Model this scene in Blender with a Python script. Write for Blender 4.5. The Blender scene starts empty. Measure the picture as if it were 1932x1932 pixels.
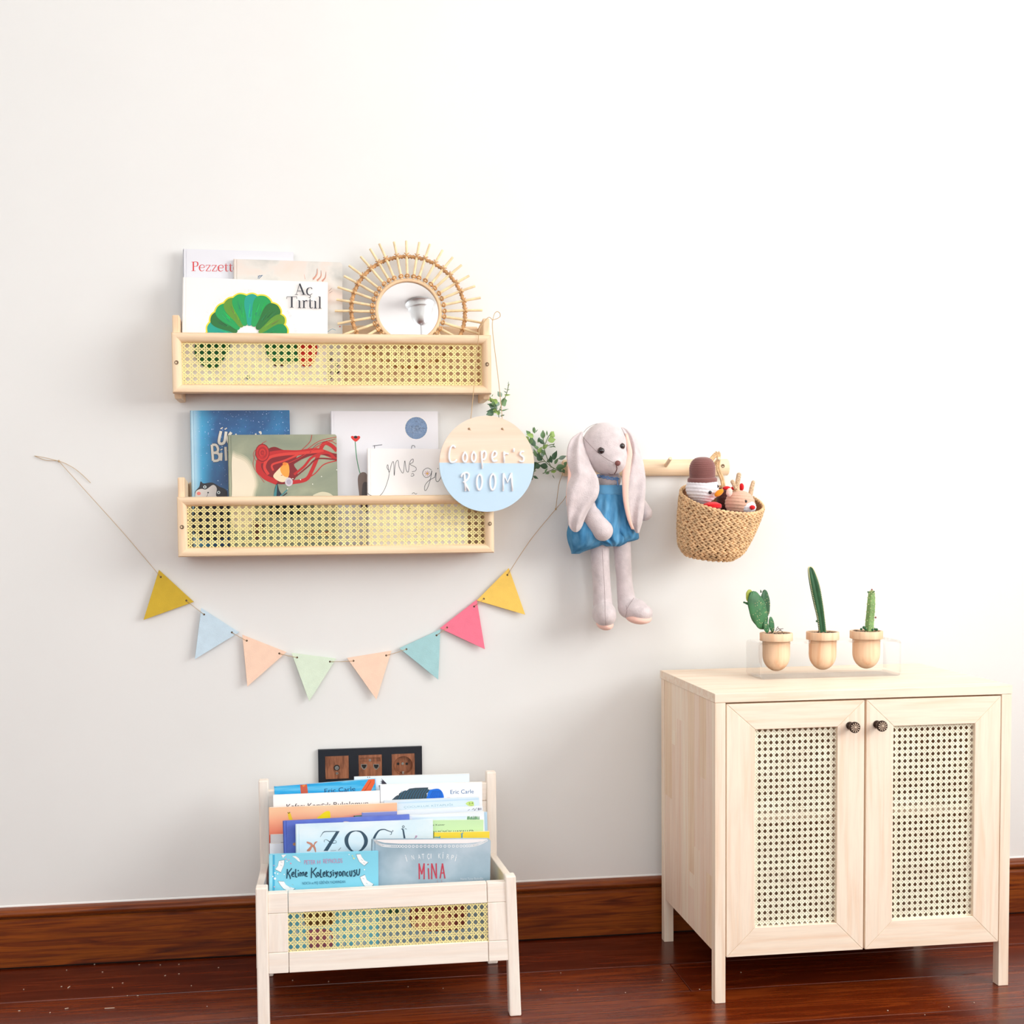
import bpy, math, random
from mathutils import Vector, Matrix
random.seed(7)
PI = math.pi
scene = bpy.context.scene
COL = scene.collection

# ------------------------------------------------------------------ camera
CAM = Vector((.1765, -2.5242, .9288)); YAW, PIT, ROL = .1221, -.0498, -.0106
FPX, PX0, PY0 = 2201.0447, 873.7364, 1092.2614
_F = Vector((math.sin(YAW)*math.cos(PIT), math.cos(YAW)*math.cos(PIT), math.sin(PIT)))
_r = Vector((math.cos(YAW), -math.sin(YAW), 0)); _u = _r.cross(_F)
_R = _r*math.cos(ROL)+_u*math.sin(ROL); _U = -_r*math.sin(ROL)+_u*math.cos(ROL)
cam_data = bpy.data.cameras.new('camera'); cam = bpy.data.objects.new('camera', cam_data); COL.objects.link(cam)
cam_data.sensor_width = 36; cam_data.lens = FPX/1932*36
cam_data.shift_x = (966-PX0)/1932; cam_data.shift_y = (PY0-966)/1932
cam_data.clip_start = .05
M3 = Matrix((_R, _U, -_F)).transposed()
cam.matrix_world = Matrix.Translation(CAM) @ M3.to_4x4()
scene.camera = cam

# ------------------------------------------------------------------ world, lights, exposure
w = bpy.data.worlds.new('sky'); scene.world = w; w.use_nodes = True
w.node_tree.nodes['Background'].inputs[0].default_value = (.75, .86, 1, 1)
w.node_tree.nodes['Background'].inputs[1].default_value = 1.2
RX0, RX1, RY0, RZ1 = -2.4, 2.9, -4.3, 2.75          # room: left, right, camera-side wall, ceiling
WIN1 = (-3.3, -1.0, 1.0, 2.5)                      # window in the right wall: y0, y1, z0, z1
FILL_WIN = (-2.1, 1.3, .7, 2.5)                         # unseen window added for fill light in the camera-side wall: x0, x1, z0, z1
def area(name, loc, aim, sx, sy, power, color):
    l = bpy.data.lights.new(name, 'AREA'); l.shape = 'RECTANGLE'; l.size = sx; l.size_y = sy; l.energy = power; l.color = color
    o = bpy.data.objects.new(name, l); COL.objects.link(o); o.location = loc
    o.rotation_euler = Vector(aim).to_track_quat('-Z', 'Y').to_euler(); return o
area('daylight_through_side_window', (RX1+.02, (WIN1[0]+WIN1[1])/2, (WIN1[2]+WIN1[3])/2), (-1, 0, 0), WIN1[1]-WIN1[0]-.1, WIN1[3]-WIN1[2]-.1, 206, (1, .995, .965))
area('fill_light_rear_window', ((FILL_WIN[0]+FILL_WIN[1])/2, RY0-.02, (FILL_WIN[2]+FILL_WIN[3])/2), (0, 1, 0), FILL_WIN[1]-FILL_WIN[0]-.1, FILL_WIN[3]-FILL_WIN[2]-.1, 106, (.97, 1, 1))  # added fill light that softens the shade, set in the unseen rear window
scene.view_settings.view_transform = 'Standard'; scene.view_settings.look = 'None'
scene.view_settings.gamma = 1; scene.view_settings.use_curve_mapping = False
scene.view_settings.exposure = -1.16
scene.cycles.max_bounces = 10; scene.cycles.diffuse_bounces = 6; scene.cycles.transparent_max_bounces = 12
scene.cycles.sample_clamp_indirect = 6; scene.cycles.caustics_reflective = False; scene.cycles.caustics_refractive = False
scene.cycles.use_denoising = True

# ------------------------------------------------------------------ projection helpers (pixel of the 1932 frame -> point on a plane)
def ray(x, y): return _F+_R*((x-PX0)/FPX)-_U*((y-PY0)/FPX)
def P(x, y, Y): d = ray(x, y); return CAM+d*((Y-CAM.y)/d.y)
def PZ(x, y, Z): d = ray(x, y); return CAM+d*((Z-CAM.z)/d.z)
def PP(x, y, A, n): d = ray(x, y); return CAM+d*((A-CAM).dot(n)/d.dot(n))
def pr(Q): d = Q-CAM; z = d.dot(_F); return (PX0+FPX*d.dot(_R)/z, PY0-FPX*d.dot(_U)/z)
def mm(px, Y): return px*(Y-CAM.y)/FPX              # length of px pixels at depth Y

# ------------------------------------------------------------------ materials
def lin(c):
    return tuple(((v/255)/12.92 if v/255 <= .04045 else ((v/255+.055)/1.055)**2.4) for v in c)+(1,)
_mats = {}
def mat(name, c, rough=.6, metal=0, spec=.4, bump=0, bscale=300, var=0, vscale=20, sheen=0, emit=0):
    if name in _mats: return _mats[name]
    m = bpy.data.materials.new(name); m.use_nodes = True; nt = m.node_tree; b = nt.nodes['Principled BSDF']
    b.inputs['Base Color'].default_value = lin(c); b.inputs['Roughness'].default_value = rough
    b.inputs['Metallic'].default_value = metal; b.inputs['Specular IOR Level'].default_value = spec
    if sheen: b.inputs['Sheen Weight'].default_value = sheen
    if bump or var:
        tc = nt.nodes.new('ShaderNodeTexCoord'); nz = nt.nodes.new('ShaderNodeTexNoise')
        nt.links.new(tc.outputs['Object'], nz.inputs['Vector']); nz.inputs['Scale'].default_value = bscale; nz.inputs['Detail'].default_value = 4
        if bump:
            bp = nt.nodes.new('ShaderNodeBump'); bp.inputs['Strength'].default_value = bump; bp.inputs['Distance'].default_value = .002
            nt.links.new(nz.outputs['Fac'], bp.inputs['Height']); nt.links.new(bp.outputs[0], b.inputs['Normal'])
        if var:
            n2 = nt.nodes.new('ShaderNodeTexNoise'); nt.links.new(tc.outputs['Object'], n2.inputs['Vector'])
            n2.inputs['Scale'].default_value = vscale; n2.inputs['Detail'].default_value = 5
            r = nt.nodes.new('ShaderNodeValToRGB'); nt.links.new(n2.outputs['Fac'], r.inputs[0])
            a = lin([max(0, v*(1-var)) for v in c]); z = lin([min(255, v*(1+var*.6)) for v in c])
            r.color_ramp.elements[0].position = .3; r.color_ramp.elements[1].position = .7
            r.color_ramp.elements[0].color = a; r.color_ramp.elements[1].color = z
            nt.links.new(r.outputs[0], b.inputs['Base Color'])
    _mats[name] = m; return m
def ramp_mat(name, stops, scale=(20, 20, 20), detail=6, dist=0, rough=.6, bump=0, nscale=1, spec=.4, coat=0, rot=(0, 0, 0), objrand=0, fine=None, grad=None):
    """noise in stretched object space -> colour ramp: wood grain, marbling"""
    if name in _mats: return _mats[name]
    m = bpy.data.materials.new(name); m.use_nodes = True; nt = m.node_tree; b = nt.nodes['Principled BSDF']; N = nt.nodes.new; L = nt.links.new
    tc = N('ShaderNodeTexCoord'); mp = N('ShaderNodeMapping'); L(tc.outputs['Object'], mp.inputs['Vector'])
    mp.inputs['Scale'].default_value = scale; mp.inputs['Rotation'].default_value = rot
    src = mp.outputs[0]
    if objrand:
        oi = N('ShaderNodeObjectInfo'); vm = N('ShaderNodeVectorMath'); vm.operation = 'SCALE'; cb = N('ShaderNodeCombineXYZ')
        for i in range(3): L(oi.outputs['Random'], cb.inputs[i])
        L(cb.outputs[0], vm.inputs[0]); vm.inputs['Scale'].default_value = 37
        ad = N('ShaderNodeVectorMath'); L(src, ad.inputs[0]); L(vm.outputs[0], ad.inputs[1]); src = ad.outputs[0]
    nz = N('ShaderNodeTexNoise'); L(src, nz.inputs['Vector']); nz.inputs['Scale'].default_value = nscale; nz.inputs['Detail'].default_value = detail
    nz.inputs['Distortion'].default_value = dist
    r = N('ShaderNodeValToRGB'); L(nz.outputs['Fac'], r.inputs[0]); e = r.color_ramp.elements
    while len(e) < len(stops): e.new(.5)
    for k, (p, c) in enumerate(stops): e[k].position = p; e[k].color = lin(c)
    out = r.outputs[0]
    if fine:                                         # (scale vector, strength): fine streaks darken the ramp
        m2 = N('ShaderNodeMapping'); L(tc.outputs['Object'], m2.inputs['Vector']); m2.inputs['Scale'].default_value = fine[0]
        n2 = N('ShaderNodeTexNoise'); L(m2.outputs[0], n2.inputs['Vector']); n2.inputs['Scale'].default_value = 1; n2.inputs['Detail'].default_value = 3
        r2 = N('ShaderNodeValToRGB'); L(n2.outputs['Fac'], r2.inputs[0]); g = 1-fine[1]
        r2.color_ramp.elements[0].position = .35; r2.color_ramp.elements[0].color = (g, g, g, 1); r2.color_ramp.elements[1].position = .6; r2.color_ramp.elements[1].color = (1, 1, 1, 1)
        mx = N('ShaderNodeMix'); mx.data_type = 'RGBA'; mx.blend_type = 'MULTIPLY'; mx.inputs[0].default_value = 1
        L(out, mx.inputs[6]); L(r2.outputs[0], mx.inputs[7]); out = mx.outputs[2]
    for ax, v0, v1, cc in (grad or ()):              # printed colour wash: full at v0, gone at v1 along an object axis
        sp = N('ShaderNodeSeparateXYZ'); L(tc.outputs['Object'], sp.inputs[0]); mr = N('ShaderNodeMapRange'); mr.interpolation_type = 'SMOOTHSTEP'
        L(sp.outputs[ax], mr.inputs[0]); mr.inputs[1].default_value = min(v0, v1); mr.inputs[2].default_value = max(v0, v1)
        mr.inputs[3].default_value = 1 if v0 < v1 else 0; mr.inputs[4].default_value = 0 if v0 < v1 else 1
        mu_ = N('ShaderNodeMath'); mu_.operation = 'MULTIPLY_ADD'; L(nz.outputs['Fac'], mu_.inputs[0]); mu_.inputs[1].default_value = 1.2; mu_.inputs[2].default_value = .35; m3 = N('ShaderNodeMath'); m3.operation = 'MULTIPLY'; m3.use_clamp = True
        L(mu_.outputs[0], m3.inputs[0]); L(mr.outputs[0], m3.inputs[1])
        mg = N('ShaderNodeMix'); mg.data_type = 'RGBA'; L(m3.outputs[0], mg.inputs[0]); L(out, mg.inputs[6]); mg.inputs[7].default_value = lin(cc); out = mg.outputs[2]
    L(out, b.inputs['Base Color']); b.inputs['Roughness'].default_value = rough; b.inputs['Specular IOR Level'].default_value = spec
    if coat: b.inputs['Coat Weight'].default_value = coat; b.inputs['Coat Roughness'].default_value = .12
    if bump:
        bp = N('ShaderNodeBump'); bp.inputs['Strength'].default_value = bump; bp.inputs['Distance'].default_value = .001
        L(nz.outputs['Fac'], bp.inputs['Height']); L(bp.outputs[0], b.inputs['Normal'])
    _mats[name] = m; return m
def wood(name, c1, c2, axis, rough=.55, k=1):
    a, l = 75*k, 4*k
    sc = {'x': (l, a, a), 'y': (a, l, a), 'z': (a, a, l)}[axis]
    fn = tuple(v*4 for v in sc)
    return ramp_mat(name+'_'+axis, [(.3, c1), (.52, c2), (.75, [min(255, v*1.03) for v in c2])], sc, 4, .6, rough, .05, 1, .35, 0, objrand=1, fine=(fn, .045))
def pine(ax): return wood('pine', (236, 200, 162), (245, 218, 184), ax)
def birch(ax): return wood('birch', (246, 219, 192), (252, 234, 213), ax)
def maple(ax): return wood('maple', (248, 233, 218), (251, 240, 228), ax)
CANE = mat('cane_strand', (252, 234, 164), .45, var=.06, vscale=30)
CANE2 = mat('cane_strand_pale', (255, 249, 226), .45, var=.05, vscale=30)
WALLM = mat('wall_paint', (235, 235, 233), .85, spec=.15, bump=.06, bscale=22, var=.008, vscale=3)
WHITE = mat('white_paint', (250, 250, 248), .6)
TWINE = mat('jute_twine', (203, 172, 130), .9, bump=.5, bscale=900)
BLACKM = mat('black_plastic', (26, 29, 38), .35)
PAPER = mat('paper_pages', (240, 236, 226), .8)

# ------------------------------------------------------------------ object helpers
ORG = {}
def org(o): return ORG.get(o.name, Vector((0, 0, 0)))
def thing(name, label, cat, loc, group=None, kind=None):
    o = bpy.data.objects.new(name, None); COL.objects.link(o); o.empty_display_size = .05
    o.location = loc; ORG[o.name] = Vector(loc)
    if label: o['label'] = label
    if cat: o['category'] = cat
    if group: o['group'] = group
    if kind: o['kind'] = kind
    return o
class MB:
    def __init__(s): s.v = []; s.f = []; s.m = []; s.k = 0
    def add(s, vs, fs, k=None):
        n = len(s.v); s.v += [tuple(v) for v in vs]; s.f += [tuple(i+n for i in f) for f in fs]; s.m += [s.k if k is None else k]*len(fs); return s
    def box(s, a, b, k=None):
        x0, y0, z0 = [min(a[i], b[i]) for i in range(3)]; x1, y1, z1 = [max(a[i], b[i]) for i in range(3)]
        return s.add([(x0,y0,z0),(x1,y0,z0),(x1,y1,z0),(x0,y1,z0),(x0,y0,z1),(x1,y0,z1),(x1,y1,z1),(x0,y1,z1)],
                     [(0,3,2,1),(4,5,6,7),(0,1,5,4),(1,2,6,5),(2,3,7,6),(3,0,4,7)], k)
    def obox(s, O, u, v, n, a, b, k=None):           # box in a frame: O origin, axes u v n, from a to b
        x0, y0, z0 = [min(a[i], b[i]) for i in range(3)]; x1, y1, z1 = [max(a[i], b[i]) for i in range(3)]
        T = lambda p: O+u*p[0]+v*p[1]+n*p[2]
        q = [(x0,y0,z0),(x1,y0,z0),(x1,y1,z0),(x0,y1,z0),(x0,y0,z1),(x1,y0,z1),(x1,y1,z1),(x0,y1,z1)]
        return s.add([T(p) for p in q], [(0,3,2,1),(4,5,6,7),(0,1,5,4),(1,2,6,5),(2,3,7,6),(3,0,4,7)], k)
    def prism(s, pts, d, k=None):                    # polygon extruded along d
        n = len(pts); d = Vector(d); vs = [Vector(p) for p in pts]+[Vector(p)+d for p in pts]
        return s.add(vs, [tuple(range(n))[::-1], tuple(range(n, 2*n))]+[(i, (i+1) % n, n+(i+1) % n, n+i) for i in range(n)], k)
    def tube(s, pts, r, seg=8, caps=True, closed=False, k=None, flat=None):
        pts = [Vector(p) for p in pts]; n = len(pts); rr = r if hasattr(r, '__len__') else [r]*n
        vs = []; prev = None
        for i in range(n):
            a = pts[(i-1) % n] if (closed or i > 0) else pts[i]; b = pts[(i+1) % n] if (closed or i < n-1) else pts[i]
            t = (b-a).normalized()
            if prev is None: ref = Vector((0, 0, 1)) if abs(t.z) < .9 else Vector((1, 0, 0)); x = t.cross(ref).normalized()
            else: x = (prev-t*prev.dot(t)).normalized()
            prev = x; y = t.cross(x)
            for j in range(seg):
                an = 2*PI*j/seg; o = x*math.cos(an)*rr[i]+y*math.sin(an)*rr[i]
                if flat: o = o-flat[0]*o.dot(flat[0])*(1-flat[1])
                vs.append(pts[i]+o)
        fs = []
        for i in range(n if closed else n-1):
            for j in range(seg):
                a = i*seg+j; b = i*seg+(j+1) % seg; c = ((i+1) % n)*seg+(j+1) % seg; d = ((i+1) % n)*seg+j
                fs.append((a, b, c, d))
        if caps and not closed: fs += [tuple(range(seg))[::-1], tuple(range((n-1)*seg, n*seg))]
        return s.add(vs, fs, k)
    def rings(s, R, caps=True, k=None, closed=False):        # loft between rings of equal length
        m = len(R[0]); vs = [p for r in R for p in r]; fs = []; n = len(R)
        for i in range(n if closed else n-1):
            for j in range(m): fs.append((i*m+j, i*m+(j+1) % m, ((i+1) % n)*m+(j+1) % m, ((i+1) % n)*m+j))
        if caps and not closed: fs += [tuple(range(m))[::-1], tuple(range((n-1)*m, n*m))]
        return s.add(vs, fs, k)
    def lathe(s, c, prof, axis=(0, 0, 1), seg=24, k=None, caps=True):  # prof: (radius, height along axis)
        c = Vector(c); a = Vector(axis).normalized(); x = a.orthogonal().normalized(); y = a.cross(x)
        return s.rings([[c+a*h+(x*math.cos(2*PI*j/seg)+y*math.sin(2*PI*j/seg))*max(r, 1e-5) for j in range(seg)] for r, h in prof], caps, k)
    def ell(s, c, ax, seg=16, rows=10, k=None, rot=None, fn=None):     # ellipsoid
        c = Vector(c); R = []
        for i in range(rows+1):
            th = PI*i/rows; th = min(max(th, .02), PI-.02); ring = []
            for j in range(seg):
                ph = 2*PI*j/seg; d = Vector((math.sin(th)*math.cos(ph), math.sin(th)*math.sin(ph), math.cos(th)))
                q = Vector((d.x*ax[0], d.y*ax[1], d.z*ax[2]))
                if fn: q = q*fn(th, ph)
                if rot is not None: q = rot @ q
                ring.append(c+q)
            R.append(ring)
        return s.rings(R[::-1], True, k)
    def link(s, name, mats, parent=None, bevel=0, smooth=False, sub=0, kind=None, label=None, auto=False):
        me = bpy.data.meshes.new(name); O = org(parent) if parent else Vector((0, 0, 0))
        me.from_pydata([(a-O.x, b-O.y, c-O.z) for a, b, c in s.v], [], s.f); me.update()
        if not isinstance(mats, (list, tuple)): mats = [mats]
        for m in mats: me.materials.append(m)
        if len(mats) > 1: me.polygons.foreach_set('material_index', s.m)
        if smooth or auto: me.polygons.foreach_set('use_smooth', [True]*len(me.polygons))
        if auto: me.set_sharp_from_angle(angle=math.radians(40))
        o = bpy.data.objects.new(name, me); COL.objects.link(o)
        if parent: o.parent = parent; ORG[o.name] = O
        if bevel:
            b = o.modifiers.new('bevel', 'BEVEL'); b.width = bevel; b.segments = 2; b.limit_method = 'ANGLE'
        if sub: d = o.modifiers.new('sub', 'SUBSURF'); d.levels = sub; d.render_levels = sub
        if kind: o['kind'] = kind
        if label: o['label'] = label
        return o
def put(name, me, parent, M, label=None):            # a copy sharing mesh data; M in world space
    o = bpy.data.objects.new(name, me); COL.objects.link(o); o.parent = parent; O = org(parent)
    o.matrix_local = Matrix.Translation(-O) @ M; ORG[o.name] = O
    if label: o['label'] = label
    return o
def tag(o, label, cat, group=None):
    o['label'] = label; o['category'] = cat
    if group: o['group'] = group
    return o
def spline(pts, n=8, closed=False):                  # Catmull-Rom through points (any dimension)
    pts = [tuple(p) for p in pts]; m = len(pts); out = []
    for i in range(m if closed else m-1):
        g = lambda k: pts[k % m] if closed else pts[min(max(k, 0), m-1)]
        a, b, c, d = g(i-1), g(i), g(i+1), g(i+2)
        for j in range(n):
            t = j/n
            out.append(tuple(.5*((2*b[q])+(-a[q]+c[q])*t+(2*a[q]-5*b[q]+4*c[q]-d[q])*t*t+(-a[q]+3*b[q]-3*c[q]+d[q])*t**3) for q in range(len(b))))
    if not closed: out.append(pts[-1])
    return out
def zc(x0, y0, s):                                   # enlarged-view coordinates -> frame pixels
    return lambda x, y: (x0+x/s, y0+y/s)

# ------------------------------------------------------------------ text outlines
def text_mesh(txt):
    cu = bpy.data.curves.new('t', 'FONT'); cu.body = txt; cu.resolution_u = 3
    o = bpy.data.objects.new('t', cu); COL.objects.link(o)
    dg = bpy.context.evaluated_depsgraph_get(); me = o.evaluated_get(dg).to_mesh()
    vs = [(v.co.x, v.co.y) for v in me.vertices]; fs = [tuple(p.vertices) for p in me.polygons]
    o.evaluated_get(dg).to_mesh_clear(); bpy.data.objects.remove(o); bpy.data.curves.remove(cu)
    return vs, fs

# ------------------------------------------------------------------ flat print on a plane
def flat_mat(c, rough=.45):
    return mat('ink_%d_%d_%d' % tuple(c), c, rough)
class Print:
    def __init__(s, A, u, d, n, W, H, inset=.0005):
        s.A, s.u, s.d, s.n, s.W, s.H = A, u, d, n, W, H; s.mb = MB(); s.mats = []; s.lay = 1; s.inset = inset
    def st(s, x, y):
        q = PP(x, y, s.A, s.n)-s.A; return (q.dot(s.u), q.dot(s.d))
    def k(s, c):
        m = c if not isinstance(c, (tuple, list)) else flat_mat(c)
        if m not in s.mats: s.mats.append(m)
        return s.mats.index(m)
    def clip(s, p):
        e = s.inset
        for ax, lim, sg in ((0, e, 1), (0, s.W-e, -1), (1, e, 1), (1, s.H-e, -1)):
            o = []
            for i in range(len(p)):
                a, b = p[i-1], p[i]; ia = (a[ax]-lim)*sg >= 0; ib = (b[ax]-lim)*sg >= 0
                if ia != ib:
                    t = (lim-a[ax])/(b[ax]-a[ax]); o.append((a[0]+(b[0]-a[0])*t, a[1]+(b[1]-a[1])*t))
                if ib: o.append(b)
            p = o
            if len(p) < 3: return None
        return p
    def raw(s, p, c, lay):
        p = s.clip(p)
        if not p: return
        q = [s.A+s.u*a+s.d*b+s.n*(.00006+lay*.00002) for a, b in p]
        s.mb.add(q, [tuple(range(len(q)))], s.k(c))
    def poly(s, pts, c, same=False):
        if not same: s.lay += 1
        s.raw([s.st(*p) for p in pts], c, s.lay)
    def blob(s, pts, c, same=False): s.poly(spline(pts, 6, True), c, same)
    def ell(s, x, y, rx, ry, c, rot=0, same=False):
        ca, sa = math.cos(rot), math.sin(rot)
        s.poly([(x+rx*math.cos(a)*ca-ry*math.sin(a)*sa, y+rx*math.cos(a)*sa+ry*math.sin(a)*ca) for a in [2*PI*i/20 for i in range(20)]], c, same)
    def stroke(s, pts, w, c, same=False, smooth=True, n=6):
        """pts (x,y) or (x,y,width)"""
        if not same: s.lay += 1
        p3 = [(p[0], p[1], p[2] if len(p) > 2 else w) for p in pts]
        if smooth and len(p3) > 2: p3 = spline(p3, n)
        L = [];
        for i, (x, y, ww) in enumerate(p3):
            a = p3[max(i-1, 0)]; b = p3[min(i+1, len(p3)-1)]; dx, dy = b[0]-a[0], b[1]-a[1]; l = math.hypot(dx, dy) or 1
            L.append(((x-dy/l*ww/2, y+dx/l*ww/2), (x+dy/l*ww/2, y-dx/l*ww/2)))
        for i in range(len(L)-1):
            s.raw([s.st(*q) for q in (L[i][0], L[i+1][0], L[i+1][1], L[i][1])], c, s.lay)
    def text(s, txt, a, b, h, c, lower=0):
        """baseline from pixel a to pixel b, letter height h px (cap height)"""
        vs, fs = text_mesh(txt)
        if not vs: return
        x0 = min(v[0] for v in vs); x1 = max(v[0] for v in vs); ch = .7
        ux, uy = (b[0]-a[0])/(x1-x0), (b[1]-a[1])/(x1-x0); l = math.hypot(ux, uy); nx, ny = uy/l, -ux/l
        s.lay += 1
        T = [(a[0]+(x-x0)*ux+nx*y/ch*h, a[1]+(x-x0)*uy+ny*y/ch*h) for x, y in vs]
        S = [s.st(*t) for t in T]
        for f in fs: s.raw([S[i] for i in f], c, s.lay)
    def link(s, parent, name='cover_print', label=None):
        if s.mb.f: return s.mb.link(name, s.mats, parent, label=label)

# ------------------------------------------------------------------ cane webbing
def cane(O, u, v, n, W, H, pu, pv, mb, u0=0, v0=0, sw=.105, dw=.13):
    """octagonal cane in the rectangle W x H at O; strands are thin ribbons"""
    t = .00035
    def rib(a, b, wd, z):
        d = Vector((b[0]-a[0], b[1]-a[1])); L = d.length
        if L < 1e-5: return
        d /= L; e = Vector((-d.y, d.x))*wd/2
        c = [(a[0]+e.x, a[1]+e.y), (a[0]-e.x, a[1]-e.y), (b[0]-e.x, b[1]-e.y), (b[0]+e.x, b[1]+e.y)]
        mb.prism([O+u*p[0]+v*p[1]+n*z for p in c], n*t)
    i = math.floor(-u0/pu)-1
    while (i*pu+u0) < W+pu:
        for sg in (-1, 1):
            x = i*pu+u0+sg*.115*pu
            if 0 < x < W: rib((x, 0), (x, H), sw*pu, 0)
        i += 1
    i = math.floor(-v0/pv)-1
    while (i*pv+v0) < H+pv:
        for sg in (-1, 1):
            y = i*pv+v0+sg*.115*pv
            if 0 < y < H: rib((0, y), (W, y), sw*pv, t*1.05)
        i += 1
    for sg in (1, -1):                               # (x-u0)/pu + sg*(y-v0)/pv = k+.5
        lo, hi = -int((W/pu+H/pv))-4, int((W/pu+H/pv))+4
        for k in range(lo, hi):
            cst = k+.5; pts = []
            for x in (0, W):
                y = v0+(cst-(x-u0)/pu)*pv*sg
                if 0 <= y <= H: pts.append((x, y))
            for y in (0, H):
                x = u0+(cst-sg*(y-v0)/pv)*pu
                if 0 < x < W: pts.append((x, y))
            if len(pts) >= 2: rib(pts[0], pts[-1], dw*(pu+pv)/2, t*(2.1 if sg > 0 else 3.15))
def frame4(x0, x1, z0, z1, wd, prof, names, parent, mx, mz):
    """mitred frame facing -y; prof = [(s, y)] s across the member from the outer edge"""
    out = []
    def side(nm, m, pts):
        mb = MB(); n = len(prof); mb.add(pts, [tuple(range(n))[::-1], tuple(range(n, 2*n))]+[(i, (i+1) % n, n+(i+1) % n, n+i) for i in range(n)])
        o = mb.link(nm, m, parent, auto=True); out.append(o)
    side(names[0], mx, [(x0+s, y, z1-s) for s, y in prof]+[(x1-s, y, z1-s) for s, y in prof])
    side(names[1], mx, [(x1-s, y, z0+s) for s, y in prof]+[(x0+s, y, z0+s) for s, y in prof])
    side(names[2], mz, [(x0+s, y, z0+s) for s, y in prof]+[(x0+s, y, z1-s) for s, y in prof])
    side(names[3], mz, [(x1-s, y, z1-s) for s, y in prof]+[(x1-s, y, z0+s) for s, y in prof])
    return out
# ------------------------------------------------------------------ room
def S(o): o['kind'] = 'structure'; return o
S(MB().box((RX0-.1, 0, -.1), (RX1+.1, .1, RZ1+.1)).link('wall_back', WALLM))
S(MB().box((RX0-.1, RY0-.1, -.1), (RX0, 0, RZ1+.1)).link('wall_left', WALLM))
S(MB().box((RX0, RY0, RZ1), (RX1, 0, RZ1+.1)).link('ceiling', WHITE))
a, b, c, d = WIN1
S(MB().box((RX1, RY0, 0), (RX1+.1, a, RZ1)).box((RX1, b, 0), (RX1+.1, 0, RZ1)).box((RX1, a, 0), (RX1+.1, b, c)).box((RX1, a, d), (RX1+.1, b, RZ1)).link('wall_right', WALLM))
wf = MB().box((RX1-.02, a-.05, c-.05), (RX1+.04, a, d+.05)).box((RX1-.02, b, c-.05), (RX1+.04, b+.05, d+.05)).box((RX1-.02, a, d), (RX1+.04, b, d+.05)).box((RX1-.05, a-.05, c-.05), (RX1+.04, b+.05, c))
S(wf.link('window_1', WHITE))
a, b, c, d = FILL_WIN
S(MB().box((RX0, RY0-.1, 0), (a, RY0, RZ1)).box((b, RY0-.1, 0), (RX1, RY0, RZ1)).box((a, RY0-.1, 0), (b, RY0, c)).box((a, RY0-.1, d), (b, RY0, RZ1)).link('wall_front', WALLM))
S(MB().box((a-.05, RY0-.04, c-.05), (a, RY0+.02, d+.05)).box((b, RY0-.04, c-.05), (b+.05, RY0+.02, d+.05)).box((a, RY0-.04, d), (b, RY0+.02, d+.05)).box((a-.05, RY0-.04, c-.05), (b+.05, RY0+.05, c)).link('fill_window', WHITE))  # frame of the unseen window added for fill
# cornice bead where ceiling meets the walls (seen in the mirror)
S(MB().box((RX0, RY0, RZ1-.05), (RX1, RY0+.05, RZ1)).box((RX0, RY0+.09, RZ1-.012), (RX1, RY0+.11, RZ1)).box((RX0, -3.3, RZ1-.014), (RX1, -3.27, RZ1)).box((RX0, -3.2, RZ1-.01), (RX1, -3.18, RZ1)).link('trim_1', WHITE))
# floor of glossy red-brown boards
FLOORM = [ramp_mat('floorboard_%d' % i, [(.25, c0), (.5, c1), (.62, c2), (.8, c1)], (4, 52, 52), 6, 1.5, .24, .03, 1, .38, coat=.06, objrand=1, fine=((9, 300, 300), .22))
          for i, (c0, c1, c2) in enumerate([((72, 22, 7), (98, 33, 11), (120, 48, 16)), ((66, 20, 7), (90, 30, 10), (112, 42, 14)), ((84, 28, 8), (108, 40, 12), (134, 58, 19))])]
fl = thing('floor', None, None, (0, 0, 0), kind='structure')
MB().box((RX0, RY0, -.05), (RX1, 0, -.021)).link('subfloor', mat('seam_dust', (112, 92, 86), .9), fl)
ys = [-.018, -.201, -.342, -.504]
while ys[-1] > RY0+.2: ys.append(ys[-1]-.152)
ys[-1] = RY0
joints = {0: [-1.1, 1.95], 1: [.888], 2: [-.4, 2.1], 3: [.35], 4: [-1.2, 1.3]}
for i in range(len(ys)-1):
    xs = [RX0]+joints.get(i, [random.uniform(-1.5, 2.2)])+[RX1]
    for j in range(len(xs)-1):
        MB().box((xs[j]+.0006, ys[i+1]+.0011, -.021), (xs[j+1]-.0006, ys[i]-.0011, random.uniform(-.0004, 0))).link('floor_plank', FLOORM[(i*2+j) % 3], fl, bevel=.0012)
# pale dust and splinters lying on the boards
db = MB()
Z1 = zc(0, 1600, 3.578)
for (x, y, l, an) in [(450,825,6,0),(692,838,9,.2),(638,786,8,0),(940,788,9,.5),(1082,790,6,0),(1208,786,8,.6),(1115,862,12,.5),(1208,850,9,0),(465,940,30,1.05),(828,912,8,.3),(760,942,6,0),(930,998,10,0),(740,1082,60,0),(450,1084,22,.2),(338,1112,8,1),(130,1100,12,.1),(1398,1070,6,0),(1292,930,5,0),(415,936,9,0),(160,955,5,0),(860,998,5,0),(1475,808,8,.2),(70,568,0,0)]:
    if not l: continue
    px, py = Z1(x, y); q = PZ(px, py, .0006); L = l/3.578*.0011; e = Vector((math.cos(an), math.sin(an)*2.2, 0)).normalized(); f = Vector((-e.y, e.x, 0))
    db.prism([q+e*L/2+f*.0006, q-e*L/2+f*.0008, q-e*L/2-f*.0006, q+e*L/2-f*.0007], (0, 0, .0008))
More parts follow.
